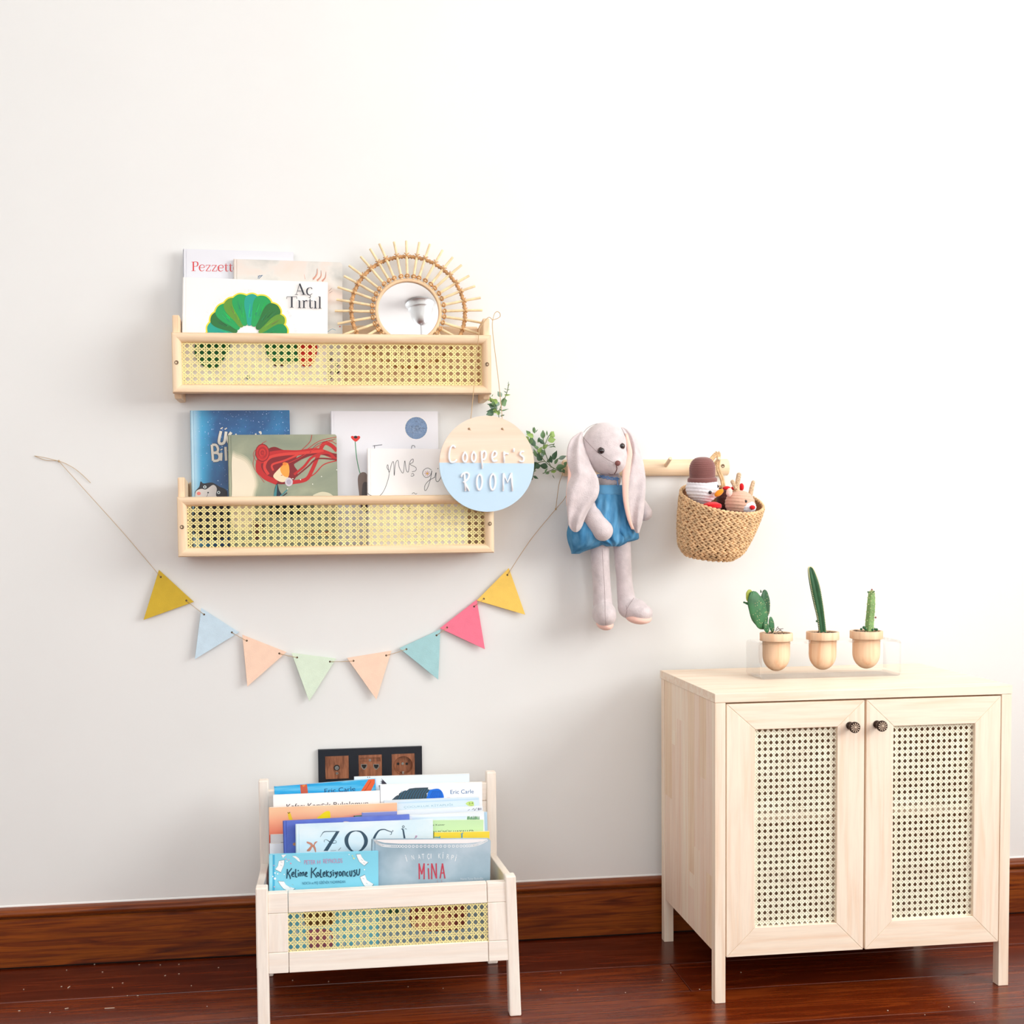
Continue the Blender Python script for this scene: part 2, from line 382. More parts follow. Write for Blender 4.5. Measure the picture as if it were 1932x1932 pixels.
for (px, py) in [(1058,1836),(1090,1868),(1180,1873),(1020,1868),(1250,1850),(1838,1892),(1880,1850),(1398,1835),(1320,1867),(1675,1907),(1745,1915),(1790,1900),(770,1862),(620,1852),(552,1850),(836,1865)]:
    q = PZ(px, py, .0006); r = random.uniform(.0007, .0014); db.prism([q+Vector((r, 0, 0)), q+Vector((0, r*1.6, 0)), q-Vector((r, 0, 0)), q-Vector((0, r*1.5, 0))], (0, 0, .0008))
tag(db.link('floor_dust', mat('dust_crumbs', (214, 200, 182), .9)), 'pale crumbs and wood splinters scattered on the red-brown floorboards', 'dust')['kind'] = 'stuff'
# skirting
BBM = ramp_mat('skirting_wood', [(.25, (64, 23, 7)), (.42, (112, 48, 14)), (.6, (144, 72, 21)), (.78, (96, 38, 11))], (4.2, 64, 84), 6, 1.6, .38, .04, 1, .3, coat=0, fine=((8, 300, 320), .25))
bb = thing('baseboard_back', None, None, (0, 0, 0), kind='structure')
def extr(prof, name, m, parent, x0=RX0, x1=RX1):
    n = len(prof); mb = MB(); mb.add([(x0, y, z) for y, z in prof]+[(x1, y, z) for y, z in prof], [tuple(range(n))[::-1], tuple(range(n, 2*n))]+[(i, (i+1) % n, n+(i+1) % n, n+i) for i in range(n)])
    return mb.link(name, m, parent, auto=True)
extr([(0, .1248), (-.021, .1248)]+[(-.0215-.007*math.sin(a), .1165+.0075*math.cos(a)) for a in [PI*i/8 for i in range(1, 8)]]+[(-.014, .1082), (-.014, .1045), (0, .1045)], 'bead_moulding', BBM, bb)
extr([(0, .1045), (-.0185, .1045), (-.0245, .0985), (-.0245, .004), (0, .004)], 'skirting_board', BBM, bb)
extr([(0, .004), (-.018, .004), (-.018, -.02), (0, -.02)], 'shadow_gap', mat('gap_dark', (30, 22, 20), .9), bb)
# paint edge and small scuffs
extr([(0, .1285), (-.0012, .1275), (-.0012, .1246), (0, .1246)], 'paint_edge', WHITE, bb)

# ------------------------------------------------------------------ wall shelves
MET = mat('steel_screw', (120, 100, 80), .35, .9)
def shelf(label, X0, X1, zt, zb, pyb, group, pxs, dip=.009):
    t = thing('wall_shelf', label, 'shelf', ((X0+X1)/2, 0, zb-.01), group)
    wd = .0188
    prof = [(0, -.092), (0, -.1055), (.002, -.109), (.006, -.110), (.010, -.1095), (.0145, -.1065), (.0175, -.102), (wd, -.098), (wd, -.092)]
    frame4(X0, X1, zb, zt, wd, prof, ('top_rail', 'bottom_rail', 'side_rail', 'side_rail'), t, pine('x'), pine('z'))
    mb = MB(); W, H = X1-X0-2*wd, zb-zt
    z0, z1 = min(zt, zb)+wd, max(zt, zb)-wd
    cane(Vector((X0+wd-.004, -.0945, z0-.004)), Vector((1, 0, 0)), Vector((0, 0, 1)), Vector((0, -1, 0)), W+.008, z1-z0+.008, pxs[0], pxs[1], mb, pxs[2], pxs[3])
    mb.link('cane_webbing', CANE, t, kind='stuff')
    b0, b1 = pyb
    for sx in (0, 1):
        xa = X0+.0005 if sx == 0 else X1-.0145; xb = xa+.014
        pr4 = [(-.0918, b0), (-.082, b0+.0005), (-.002, b1), (-.002, zb-dip), (-.080, zb-dip), (-.0918, zb+.002)]
        MB().prism([(xa, y, z) for y, z in pr4], (xb-xa, 0, 0)).link('bracket', pine('z'), t, bevel=.0025)
        sxx = X0+.0094 if sx == 0 else X1-.0094
        MB().lathe((sxx, -.1093, (zt+zb)/2), [(.0036, 0), (.0042, .0012), (.0030, .0014), (.0026, .0004), (.0004, .0002)], (0, -1, 0), 14).link('screw', MET, t, auto=True)
    MB().box((X0+.0147, -.0918, zb+.0095), (X1-.0147, -.0135, zb+.0155)).link('shelf_board', pine('x'), t, bevel=.0008)
    MB().box((X0+.0147, -.0125, zb+.0095), (X1-.0147, -.0015, b1+.0035)).link('back_panel', pine('x'), t, bevel=.0015)
    return t
UZT, UZB, UX0, UX1 = 1.3131, 1.1918, -.1119, .5370
LZT, LZB, LX0, LX1 = .9830, .8613, -.1084, .5395
bt = P(320, 594, -.092).z; bk = P(902, 616, -.01).z-.004
shelf('upper light pine wall shelf with yellow cane front, holding the sun mirror', UX0, UX1, UZT, UZB, (bt, bk), 'cane-fronted wall shelves', (.01449, .01333, .0074, .0079))
shelf('lower light pine wall shelf with yellow cane front, partly covered by the round name sign', LX0, LX1, LZT, LZB, (bt+LZT-UZT+.003, bk+LZT-UZT), 'cane-fronted wall shelves', (.01416, .01288, .0089, .0019), 0)

# ------------------------------------------------------------------ books
def book(label, TL, TR, Y, zbot, lean=5, th=.009, cover=(250, 250, 252), hard=True, rnd=0, group=None, cm=None, name='picture_book', W=None, side=None):
    A = P(*TL, Y); B = P(*TR, Y)
    if W: B = A+(B-A).normalized()*W
    u = (B-A); W = u.length; u.normalize()
    l = math.radians(lean); d = Vector((0, -math.sin(l), -math.cos(l))); d = (d-u*d.dot(u)).normalized(); n = d.cross(u).normalized()
    H = (A.z-zbot)/(-d.z)
    t = thing(name, label, 'book', A+u*W/2+d*H-n*th/2, group)
    m = cm or mat('cover_%d_%d_%d' % tuple(cover), cover, .32, spec=.5)
    bt_ = .002 if hard else .0006; g = .0035 if hard else .0002
    def board(k0, k1, name, split=True):
        mb = MB()
        def slab(s0, s1, ka, kb, rr=0):
            if rr:
                pts = [(s0, 0)]+[(s1-rr+rr*math.sin(a), rr-rr*math.cos(a)) for a in [PI/2*i/6 for i in range(7)]]+[(s1-rr+rr*math.cos(a), H-rr+rr*math.sin(a)) for a in [PI/2*i/6 for i in range(7)]]+[(s0, H)]
            else: pts = [(s0, 0), (s1, 0), (s1, H), (s0, H)]
            mb.prism([A+u*s+d*tt-n*ka for s, tt in pts], -n*(kb-ka))
        if split and hard:
            slab(0, .0055, k0, k1); slab(.0055, .0072, k0+.0009, k1); slab(.0072, W, k0, k1, rnd)
        else: slab(0, W, k0, k1, rnd)
        return mb
    board(0, bt_, '').link('front_cover', m, t)
    board(th-bt_, th, '', False).link('back_cover', side or m, t)
    MB().obox(A, u, d, -n, (0, 0, 0), (.0018 if hard else .0006, H, th)).link('spine', side or m, t)
    MB().obox(A, u, d, -n, (.002, g, bt_), (W-g, H-g, th-bt_)).link('pages', PAPER, t)
    return t, Print(A, u, d, n, W, H)
W_ = (255, 255, 255)
UB = UZB+.0200; LB = LZB+.0190
# upper shelf
t, p = book('tall white hardback at the back of the upper shelf with red serif title', (345, 469.5), (553.5, 475.5), -.024, UB, 3.0, .008, (228, 228, 234))
z5 = zc(300, 430, 5.367)
RED = (214, 66, 70)
def serif(p, g, cx, cy, sc, col, sh=1.0):
    """glyph strokes in a 100-unit em, baseline y=0 up"""
    for st in g:
        p.stroke([(cx+a*sc*sh, cy-b*sc, max(w*sc, .85)) for a, b, w in st], 1, col, smooth=len(st) > 2)
GL = {
 'P': ([[(18,2,11),(18,68,11)], [(4,1,3),(34,1,3)], [(4,69,3),(30,69,3)], [(18,69,3),(38,70,4),(50,62,9),(50,44,9),(38,35,4),(20,35,3)]], 58),
 'e': ([[(6,26,3),(42,26,3)], [(42,26,6),(40,42,5),(24,48,3),(9,38,8),(6,24,10),(10,8,8),(25,0,4),(42,10,3)]], 49),
 'z': ([[(6,46,3),(38,46,3)], [(38,46,6),(6,1,6)], [(6,1,3),(40,1,3)], [(6,46,3),(5,34,3)], [(40,1,3),(41,13,3)]], 46),
 't': ([[(14,60,4),(14,30,9),(15,6,8),(24,1,4),(32,6,3)], [(3,46,3),(30,46,3)]], 33),
 'o': ([[(25,48,4),(10,40,8),(6,24,9),(10,8,8),(25,0,4),(40,8,8),(44,24,9),(40,40,8),(25,48,4)]], 50),
 'A': ([[(34,70,3),(12,2,3)], [(34,70,10),(62,2,10)], [(18,24,3),(48,24,3)], [(2,1,3),(24,1,3)], [(48,1,3),(74,1,3)]], 76),
 'ç': ([[(40,38,6),(36,45,5),(24,48,3),(10,38,8),(6,24,9),(10,8,8),(25,0,4),(42,10,3)], [(25,0,3),(30,-8,4),(26,-16,4),(18,-15,3)]], 48),
 'T': ([[(34,2,10),(34,68,10)], [(22,1,3),(46,1,3)], [(3,68,3),(65,68,3)], [(3,68,3),(2,54,3)], [(65,68,3),(66,54,3)]], 68),
 'ı': ([[(14,2,9),(14,46,9)], [(4,1,3),(25,1,3)], [(4,46,3),(14,46,4)]], 28),
 'r': ([[(14,2,9),(14,46,9)], [(4,1,3),(25,1,3)], [(4,46,3),(14,46,4)], [(14,32,4),(24,46,5),(36,44,8)]], 39),
 'l': ([[(14,2,9),(14,74,9)], [(4,1,3),(25,1,3)], [(4,74,3),(14,74,4)]], 28)}
def serif_text(p, txt, x, y, sc, col, slope=0, sh=1.0):
    for ch in txt:
        g, adv = GL[ch]; serif(p, g, x, y, sc, col, sh); x += adv*sc*sh; y += adv*sc*sh*slope
serif_text(p, 'Pezzetto', 360.3, 511.2, .247, RED, .014, 1.02)
p.link(t)
t, p = book('sketch-coloured hardback with hand-drawn fingers, right of the white book on the upper shelf', (440.5, 488.5), (646, 495), -.036, UB, 3.5, .010, rnd=.006,
            cm=ramp_mat('sketch_cover', [(.3, (196, 196, 190)), (.5, (226, 220, 212)), (.7, (238, 214, 200))], (14, 14, 14), 6, .5, .4), group=None)
for pts in [[(1480,520,5),(1470,470,3)], [(1560,520,22),(1600,470,12),(1605,410,3)], [(1600,535,22),(1640,490,12),(1640,430,3)], [(1650,540,22),(1685,500,12),(1690,440,3)]]:
    p.stroke([z5(a, b)+(w/5.367,) for a, b, w in pts], 1, (222, 164, 142))
for pts in [[(1555,530),(1590,470),(1600,415)], [(1600,535),(1635,490),(1640,430)], [(1655,540),(1680,500),(1690,450)], [(1720,640),(1750,610)], [(1725,660),(1755,640)]]:
    p.stroke([z5(*q) for q in pts], .5, (120, 84, 74))
for pts in [[(1000,490),(1050,480)], [(1010,515),(1045,482)], [(1000,512),(1020,480)]]: p.stroke([z5(*q) for q in pts], 1.1, (90, 122, 152))
p.stroke([z5(1700,1060), z5(1750,1025), z5(1790,1035)], .9, (120, 160, 176)); p.ell(*z5(1832, 1000), 1.2, 1.2, (190, 60, 60))
for (x, y, r, c) in [(1740,1330,9,(90,70,60)),(1800,1380,14,(100,120,120)),(1730,1450,10,(70,56,50)),(1800,1450,16,(60,50,44)),(1870,1510,14,(90,90,88)),(1740,1510,10,(60,44,40))]:
    p.ell(*z5(x, y), r/3, r/3, c)
p.link(t)
t, p = book('white picture book with green leaf fan at the front of the upper shelf', (344.5, 523), (618.5, 532.5), -.058, UB, 6.5, .011, (246, 243, 240))
G1, G2, G3, G4, G5 = (28, 158, 84), (22, 138, 76), (40, 112, 52), (96, 148, 48), (28, 160, 140)
YEL = (250, 222, 60)
cx, cy = 900, 1130                                   # plain fan of long leaves, no figure
leaves = [(-86,430,70,G4),(-72,430,74,G5),(-56,440,78,G3),(-41,450,84,G1),(-25,455,84,G4),(-11,465,84,G1),(6,462,74,G5),(22,470,88,G1),(41,455,82,G3),(59,430,62,G4),(76,410,70,G2)]
def leaf2(a, L, w, col, k=1, r0=.32):
    a = math.radians(a); ux, uy = math.sin(a), -math.cos(a); vx, vy = -uy, ux
    prof = [(r0, .25), (.5, .55), (.72, .95), (.86, 1), (.95, .75), (1.0, 0), (.95, -.75), (.86, -1), (.72, -.95), (.5, -.55), (r0, -.25)]
    pts = [z5(cx+ux*L*s+vx*w*q*k, cy+uy*L*s+vy*w*q*k) for s, q in prof]; p.blob(pts, col)
for a, L, w, c_ in leaves: leaf2(a, L+16, w+10, YEL)
rl = random.Random(3)
for a, L, w, c_ in leaves:
    leaf2(a, L, w, c_)
    for q in range(9):
        da = rl.uniform(-6, 6); s0 = rl.uniform(.45, .7); s1 = s0+rl.uniform(.12, .24); an = math.radians(a+da)
        c2 = tuple(max(0, min(255, int(v*rl.uniform(.7, 1.3)+rl.uniform(-6, 12)))) for v in c_)
        p.stroke([z5(cx+math.sin(an)*L*s0, cy-math.cos(an)*L*s0)+(rl.uniform(.6, 2),), z5(cx+math.sin(an)*L*s1, cy-math.cos(an)*L*s1)+(.5,)], 1, c2)
for q in range(70):
    an = math.radians(rl.uniform(-92, 84)); r_ = 478
    p.stroke([z5(cx+math.sin(an)*r_, cy-math.cos(an)*r_), z5(cx+math.sin(an)*(r_+26), cy-math.cos(an)*(r_+26))], .25, (200, 205, 215), smooth=False)
p.blob([z5(420,1110), z5(640,1120), z5(720,1190), z5(660,1330), z5(560,1430), z5(420,1380), z5(360,1250)], (16, 96, 44))
p.blob([z5(1080,1120), z5(1300,1110), z5(1470,1180), z5(1500,1300), z5(1300,1380), z5(1120,1330)], (22, 112, 58))
p.blob([z5(1400,1200), z5(1480,1160), z5(1600,1200), z5(1560,1380), z5(1440,1390)], (208, 40, 30))
for x in (1180, 1245): p.ell(*z5(x, 1390), 3, 3, (84, 44, 22))
p.ell(*z5(905, 1515), 4, 4, (0, 100, 130))
INK = (44, 46, 58)
serif_text(p, 'Aç', 300+1372/5.367, 430+683/5.367, .30, INK, .03, .95)
serif_text(p, 'Tırtıl', 300+1290/5.367, 430+812/5.367, .30, INK, .035, 1.0)
p.link(t)
# lower shelf
def stars(p, x0, y0, x1, y1, n, rs):
    for i in range(n):
        x, y = rs.uniform(x0, x1), rs.uniform(y0, y1); r_ = rs.choice([.35, .4, .5, .5, .8]); g = rs.randint(150, 245)
        p.ell(x, y, r_, r_, (g-40, g-12, 250 if g > 200 else 235), same=i > 0)
z5b = zc(320, 750, 5.367)
t, p = book('tall dark blue starry hardback on the lower shelf', (358.5, 774.5), (546, 774), -.024, LB, 3, .009,
            cm=ramp_mat('night_sky_cover', [(.32, (20, 52, 108)), (.5, (26, 86, 142)), (.68, (40, 130, 186))], (9, 9, 9), 7, .3, .35, grad=((0, -.095, -.05, (64, 168, 214)), (0, -.104, -.078, (186, 220, 236)))))
stars(p, 368, 776, 545, 845, 160, random.Random(5)); stars(p, 368, 845, 430, 930, 30, random.Random(6))
LT = (226, 220, 208); DK = (24, 32, 52)
def block(p, strokes, w, c_, o=None, ow=1.6):
    if o:
        for st in strokes: p.stroke([z5b(*q) for q in st], w+ow, o)
    for st in strokes: p.stroke([z5b(*q) for q in st], w, c_)
block(p, [[(520,340),(500,440),(515,468),(545,462),(560,430),(572,345)], [(524,306),(530,316)], [(566,312),(572,320)], [(625,352),(600,390),(592,440),(610,468),(640,462)]], 5.2, LT, DK)
block(p, [[(428,478),(440,640)], [(430,480),(470,482),(490,520),(480,552),(440,560)], [(442,560),(490,566),(506,600),(490,636),(440,642)], [(524,560),(520,640)], [(522,522),(528,532)], [(566,500),(572,640)], [(600,540),(640,640)]], 4.6, LT, DK)
block(p, [[(865,375),(880,372)], [(905,355),(920,350),(925,372)], [(665,378),(680,374)]], 3.4, LT)
# dark-eared animal peeking at the bottom corner
p.blob([z5b(*q) for q in [(258,1010),(262,950),(300,905),(315,850),(345,870),(430,862),(500,900),(570,935),(585,1010),(580,1400),(262,1400)]], (48, 46, 52))
p.blob([z5b(*q) for q in [(258,1012),(268,950),(320,925),(370,930),(440,885),(478,920),(470,990),(500,1030),(380,1050),(262,1040)]], (222, 216, 212))
for x, y in ((357, 906), (497, 962)): p.ell(*z5b(x, y), 3.1, 2.9, (214, 226, 228)); p.ell(*z5b(x, y), 1.3, 1.5, (30, 34, 40))
p.ell(*z5b(296, 972), 3.8, 3.2, (238, 132, 122)); p.ell(*z5b(390, 963), 1.6, 1.4, (40, 40, 44)); p.stroke([z5b(388,970), z5b(378,1000), z5b(355,1012)], .6, (50, 50, 54))
p.link(t)
t, p = book('grey-green hardback with a girl whose red hair streams in the wind', (429.5, 820.5), (635, 819.5), -.060, LB, 6, .010, rnd=.005,
            cm=ramp_mat('storm_green_cover', [(.3, (128, 138, 118)), (.5, (146, 152, 128)), (.7, (168, 170, 142))], (8, 8, 12), 5, .6, .35))
for kk, cc in ((1.1, (172, 172, 146)), (1.05, (196, 190, 164)), (1.0, (216, 206, 180))): p.blob([z5b(640+(x-640)*kk, 940+(y-940)*kk) for x, y in [(632,600),(680,592),(780,640),(850,760),(878,880),(850,1000),(840,1300),(640,1300),(632,900)]], cc)
p.blob([z5b(640+(q[0]-640)*.94, 940+(q[1]-940)*.94) for q in [(632,600),(680,592),(780,640),(850,760),(878,880),(850,1000),(840,1300),(640,1300),(632,900)]], (232, 220, 196))
p.blob([z5b(*q) for q in [(1450,1010),(1480,975),(1560,955),(1650,990),(1700,1100),(1500,1150)]], (214, 206, 178))
R1, R2, R3 = (188, 30, 30), (128, 15, 23), (212, 56, 46)
p.blob([z5b(*q) for q in [(880,660),(940,560),(1050,500),(1150,530),(1290,560),(1260,680),(1300,760),(1230,860),(1090,876),(960,830),(900,740)]], R2)
for w_, c_, pts in [(9, R1, [(960,800),(900,740),(900,660),(960,640)]), (11, R1, [(1090,860),(960,800),(900,700),(940,600),(1120,560),(1300,560),(1500,540),(1696,610)]),
                    (8, R2, [(1200,690),(1350,600),(1500,560),(1694,590)]), (8, R1, [(1240,860),(1380,830),(1440,740),(1500,600),(1560,470),(1630,480),(1694,540)]),
                    (6, R3, [(1000,780),(960,700),(1010,610),(1160,575),(1360,560),(1560,540)]), (4, R3, [(1050,740),(1040,680),(1160,640),(1300,580)]),
                    (5, R1, [(1260,780),(1360,700),(1450,600),(1600,560),(1694,640)]), (3, R2, [(1280,800),(1400,700),(1500,620),(1694,630)]), (2, R1, [(1300,860),(1460,780),(1560,680),(1690,640)]),
                    (1.2, R1, [(1340,530),(1420,450),(1440,380)]), (1.2, R1, [(1400,520),(1520,440),(1690,400)]), (1, R2, [(1420,560),(1500,470),(1680,420)]), (1, R1, [(1450,520),(1600,440),(1690,470)]),
                    (.8, R1, [(960,860),(860,720),(850,640),(900,500),(980,440)]), (.8, R1, [(880,650),(850,560),(960,450)]), (1, R3, [(1120,700),(1300,620),(1500,500),(1660,430)])]:
    p.stroke([z5b(*q) for q in pts], w_*.9, c_)
p.ell(*z5b(940, 560), 13.5, 17, R2); p.ell(*z5b(940, 560), 12.3, 15.5, R1)
for r_ in (.85, .6, .4, .2): p.stroke([z5b(940+66*r_*math.cos(a), 560+84*r_*math.sin(a)) for a in [2*PI*i/12+r_*4 for i in range(11)]], .9, R3 if r_ in (.85, .4) else (120, 20, 26))
p.blob([z5b(*q) for q in [(1050,800),(1090,740),(1150,690),(1205,700),(1210,780),(1170,850),(1110,850)]], (244, 214, 178))
p.blob([z5b(*q) for q in [(1120,720),(1180,660),(1210,700),(1205,800),(1150,790)]], (240, 160, 62))
p.ell(*z5b(1165, 672), 4, 3, (236, 128, 44)); p.ell(*z5b(1135, 788), 2, .8, (200, 120, 90))
p.blob([z5b(*q) for q in [(1090,870),(1110,940),(1140,990),(1170,1100),(1060,1100),(1056,990),(1066,920)]], (26, 36, 48))
p.blob([z5b(*q) for q in [(1085,880),(1085,960),(1070,1100),(1052,1100),(1056,980)]], (58, 130, 136))
p.stroke([z5b(1110,1010), z5b(1150,975), z5b(1190,935)], 2.2, (58, 130, 136)); p.stroke([z5b(1130,1010), z5b(1165,985), z5b(1190,965)], 2, (30, 44, 56))
p.ell(*z5b(1208, 856), 7.4, 8.2, (206, 196, 204)); p.ell(*z5b(1208, 856), 4.5, 5, (176, 164, 182))
for x, y in ((1538,800), (1448,877), (1326,832), (1248,822), (1693,733), (1195,925)): p.ell(*z5b(x, y), 1, 1, (250, 248, 236))
p.blob([z5b(*q) for q in [(1040,1080),(1200,1080),(1350,1110),(1340,1210),(1050,1210)]], (14, 34, 30))
p.blob([z5b(*q) for q in [(840,1250),(950,1290),(930,1400),(850,1440)]], (96, 50, 26))
for x in (1480, 1600, 1560, 1410): p.ell(*z5b(x, 1380+(x % 40)), 6, 5, (150, 90, 46))
p.link(t)
z42 = zc(620, 720, 4.2)
t, p = book('tall white hardback with silver medal and red poppy on the lower shelf', (623.5, 775.5), (826, 776), -.024, LB, 3, .010, (236, 235, 240))
p.ell(*z42(694, 367), 22.3, 22.3, (246, 243, 240)); p.ell(*z42(694, 368), 21, 21, mat('medal_silver', (112, 132, 160), .3, .55, bump=.6, bscale=260))
rm = random.Random(9)
for i in range(46):
    a = rm.uniform(0, 6.28); r_ = rm.uniform(0, 60); x, y = 694+r_*math.cos(a), 368+r_*math.sin(a); a2 = rm.uniform(0, 6.28)
    p.stroke([z42(x, y), z42(x+12*math.cos(a2), y+12*math.sin(a2)), z42(x+18*math.cos(a2+.9), y+18*math.sin(a2+.9))], .6, rm.choice([(150, 168, 192), (78, 96, 124), (132, 150, 176)]), same=i > 0)
for i in range(26): a = 2*PI*i/26; p.stroke([z42(694+76*math.cos(a), 368+76*math.sin(a)), z42(694+83*math.cos(a), 368+83*math.sin(a))], .7, (86, 104, 132), same=i > 0, smooth=False)
p.stroke([z42(210,465), z42(222,600), z42(250,730), z42(300,850), z42(330,1000)], 1.5, (58, 150, 98))
p.blob([z42(*q) for q in [(178,445),(185,430),(212,436),(240,430),(250,445),(225,472),(205,472)]], (226, 54, 44)); p.ell(*z42(214, 440), 3.4, 2.6, (34, 24, 30))
p.blob([z42(*q) for q in [(232,760),(262,720),(300,730),(318,800),(330,1010),(262,1010),(240,880)]], (132, 112, 104))
p.blob([z42(*q) for q in [(268,820),(305,800),(325,860),(325,1010),(266,1010)]], (84, 74, 74))
p.stroke([z42(350,510), z42(424,500)], 1.1, (60, 60, 66), smooth=False); p.stroke([z42(365,505), z42(362,560), z42(355,620)], 1.1, (60, 60, 66)); p.stroke([z42(655,540), z42(662,508), z42(680,510), z42(684,524)], 1, (60, 60, 66))
p.link(t)
t, p = book('small white hardback with looping black handwriting, beside the round name sign', (692.5, 846), (866, 847.5), -.058, LB, 6, .010, (246, 243, 242), W=.211)
HW = (52, 52, 58)
p.stroke([z42(*q) for q in [(300,870),(330,900),(400,905),(440,860),(470,780),(480,720),(462,680),(470,660),(480,720),(500,650),(515,640),(520,745),(530,650),(550,625),(560,680),(590,725),(600,650),(605,630),(615,700),(632,715),(640,650),(655,620),(670,615),(668,640),(645,655),(690,680),(690,705),(660,715)]], .9, HW)
p.stroke([z42(*q) for q in [(655,735),(668,728),(676,742),(660,750),(652,745)]], .9, HW)
p.stroke([z42(*q) for q in [(815,700),(785,685),(755,700),(745,730),(770,760),(805,745),(818,705),(805,780),(780,850),(762,862),(765,820),(800,780),(840,760)]], .9, HW)
p.stroke([z42(*q) for q in [(840,760),(852,720),(850,780),(870,790),(900,740)]], .9, HW); p.ell(*z42(866, 690), .8, .8, HW)
for i in range(8): a = PI*i/4; p.stroke([z42(782+8*math.cos(a), 728+8*math.sin(a)), z42(782+22*math.cos(a), 728+22*math.sin(a))], .7, (196, 84, 110), smooth=False)
p.ell(*z42(782, 728), 1.8, 1.8, (236, 190, 70))
p.stroke([z42(660,890), z42(675,880), z42(690,892), z42(700,884)], .7, HW)
for x, y in ((590,1008), (640,1006)): p.ell(*z42(x, y), 3.2, 3.2, (40, 60, 44))
for x, y in ((695,1060), (745,1060), (690,1155), (700,1205), (905,1055), (955,1055), (690,1250), (745,1250)): p.ell(*z42(x, y), 2.4, 1.6, (140, 90, 86))
p.link(t)
# ------------------------------------------------------------------ sunburst rattan mirror
RAT = mat('rattan_cane', (246, 218, 174), .5, var=.1, vscale=60)
RATD = mat('rattan_binding', (210, 160, 108), .55, var=.16, vscale=120)
MIRY = -.054
mc = P(770.5, 587.4, MIRY); tl = math.radians(9.0)
mu = Vector((1, 0, 0)); mv = Vector((0, math.sin(tl), math.cos(tl))); mn = mu.cross(mv)
px1 = mm(1, MIRY)
t = thing('sunburst_mirror', 'round rattan sunburst mirror leaning on the upper shelf', 'mirror', mc-mv*.152)
def MP(r, a, k=0): return mc+mu*(r*math.cos(a))+mv*(r*math.sin(a))+mn*k
MB().rings([[MP(r, 2*PI*j/64, k) for j in range(64)] for r, k in [(.0005, 0), (.064, 0), (.064, -.003), (.0005, -.003)]], True).link('mirror_glass', mat('mirror_silver', (250, 250, 250), .01, 1.0), t)
prof = [(.0635, -.004), (.0635, .003), (.0655, .0042), (.0685, .0042), (.0705, .003), (.0705, -.004)]
MB().rings([[MP(r, 2*PI*j/72, k) for j in range(72)] for r, k in prof], False, closed=True).link('inner_ring', mat('rattan_ring', (236, 200, 160), .5, var=.05), t, smooth=True)
rs = random.Random(4)
NS = 36
ring_r = .1195
for i in range(NS):
    a = math.radians(91+i*10+rs.uniform(-.8, .8)); ro = .1545+rs.uniform(-.0035, .002)
    if math.sin(a) < -.3: ro = min(ro, (mc.z-UB-.001)/math.cos(tl)/-math.sin(a))
    z0 = .0055; b = rs.uniform(-.004, .004)
    MB().tube([MP(.0705, a, .0015), MP(.1, a+b*.4, .003), MP(.12, a+b, z0), MP(ro, a+b*2.2, z0-.001)], [.0029, .0028, .0027, .0025], 8).link('spoke', RAT, t, smooth=False, auto=True)
    w1 = MB()
    for q, (rr, dk) in enumerate(((ring_r, 0), )):
        c_ = MP(rr, a+b, z0)
        for sg in (-1, 1):
            w1.tube([c_+(mu*math.cos(a+sg*.75)+mv*math.sin(a+sg*.75)).cross(mn)*x_*.0068+mn*(.0032*math.sqrt(max(0, 1-x_*x_*.75))) for x_ in (-1, -.6, -.2, .2, .6, 1)], .0011, 5)
    w1.link('binding', RATD, t, smooth=True)
    k1 = MB()
    for dr in (.0, .0036):
        c_ = MP(.0745+dr, a, .002); tx = (mu*-math.sin(a)+mv*math.cos(a))
        k1.tube([c_+tx*(.0045*math.cos(q))+mn*(.0034*math.sin(q))+(mu*math.cos(a)+mv*math.sin(a))*(.0012*math.cos(q*2+dr*800)) for q in [2*PI*j/10 for j in range(10)]], .0014, 5, closed=True)
    k1.link('inner_knot', RATD, t, smooth=True)
rp = [MP(ring_r, 2*PI*j/180, -.0005) for j in range(180)]
MB().tube(rp, .0036, 8, closed=True).link('outer_ring', RATD, t, smooth=True)
wr = MB(); NT = 900                                     # spiral wrapping on the outer ring
wp = []
for j in range(NT):
    a = 2*PI*j/NT; q = 2*PI*j*108/NT*1.0
    wp.append(MP(ring_r+.0040*math.cos(q), a, -.0012+.0040*math.sin(q)))
wr.tube(wp, .0011, 4, closed=True)
wr.link('ring_wrapping', RATD, t, smooth=True)
# ceiling lamp that the mirror shows
v = PP(793, 573, mc, mn)-CAM; v.normalize(); rv = v-mn*2*v.dot(mn); hit = PP(793, 573, mc, mn)
lp = hit+rv*((RZ1-hit.z)/rv.z)
t = thing('ceiling_lamp', 'silver bell-shaped ceiling lamp fitting reflected in the round mirror', 'lamp', (lp.x, lp.y, RZ1-.17))
CHR = mat('brushed_chrome', (226, 228, 230), .33, .9)
MB().lathe((lp.x, lp.y, RZ1), [(.0, 0), (.064, 0), (.067, -.007), (.060, -.013), (.054, -.028), (.056, -.032), (.05, -.038), (.043, -.066), (.030, -.095), (.016, -.106), (0, -.112)], (0, 0, 1), 40).link('canopy', CHR, t, auto=True)
MB().tube([(lp.x, lp.y, RZ1-.11), (lp.x, lp.y, RZ1-.17)], .005, 10).link('rod', CHR, t)
MB().lathe((lp.x, lp.y, RZ1-.17), [(0, .012), (.012, .008), (.016, 0), (.012, -.008), (0, -.012)], (0, 0, 1), 20).link('finial', CHR, t, smooth=True)

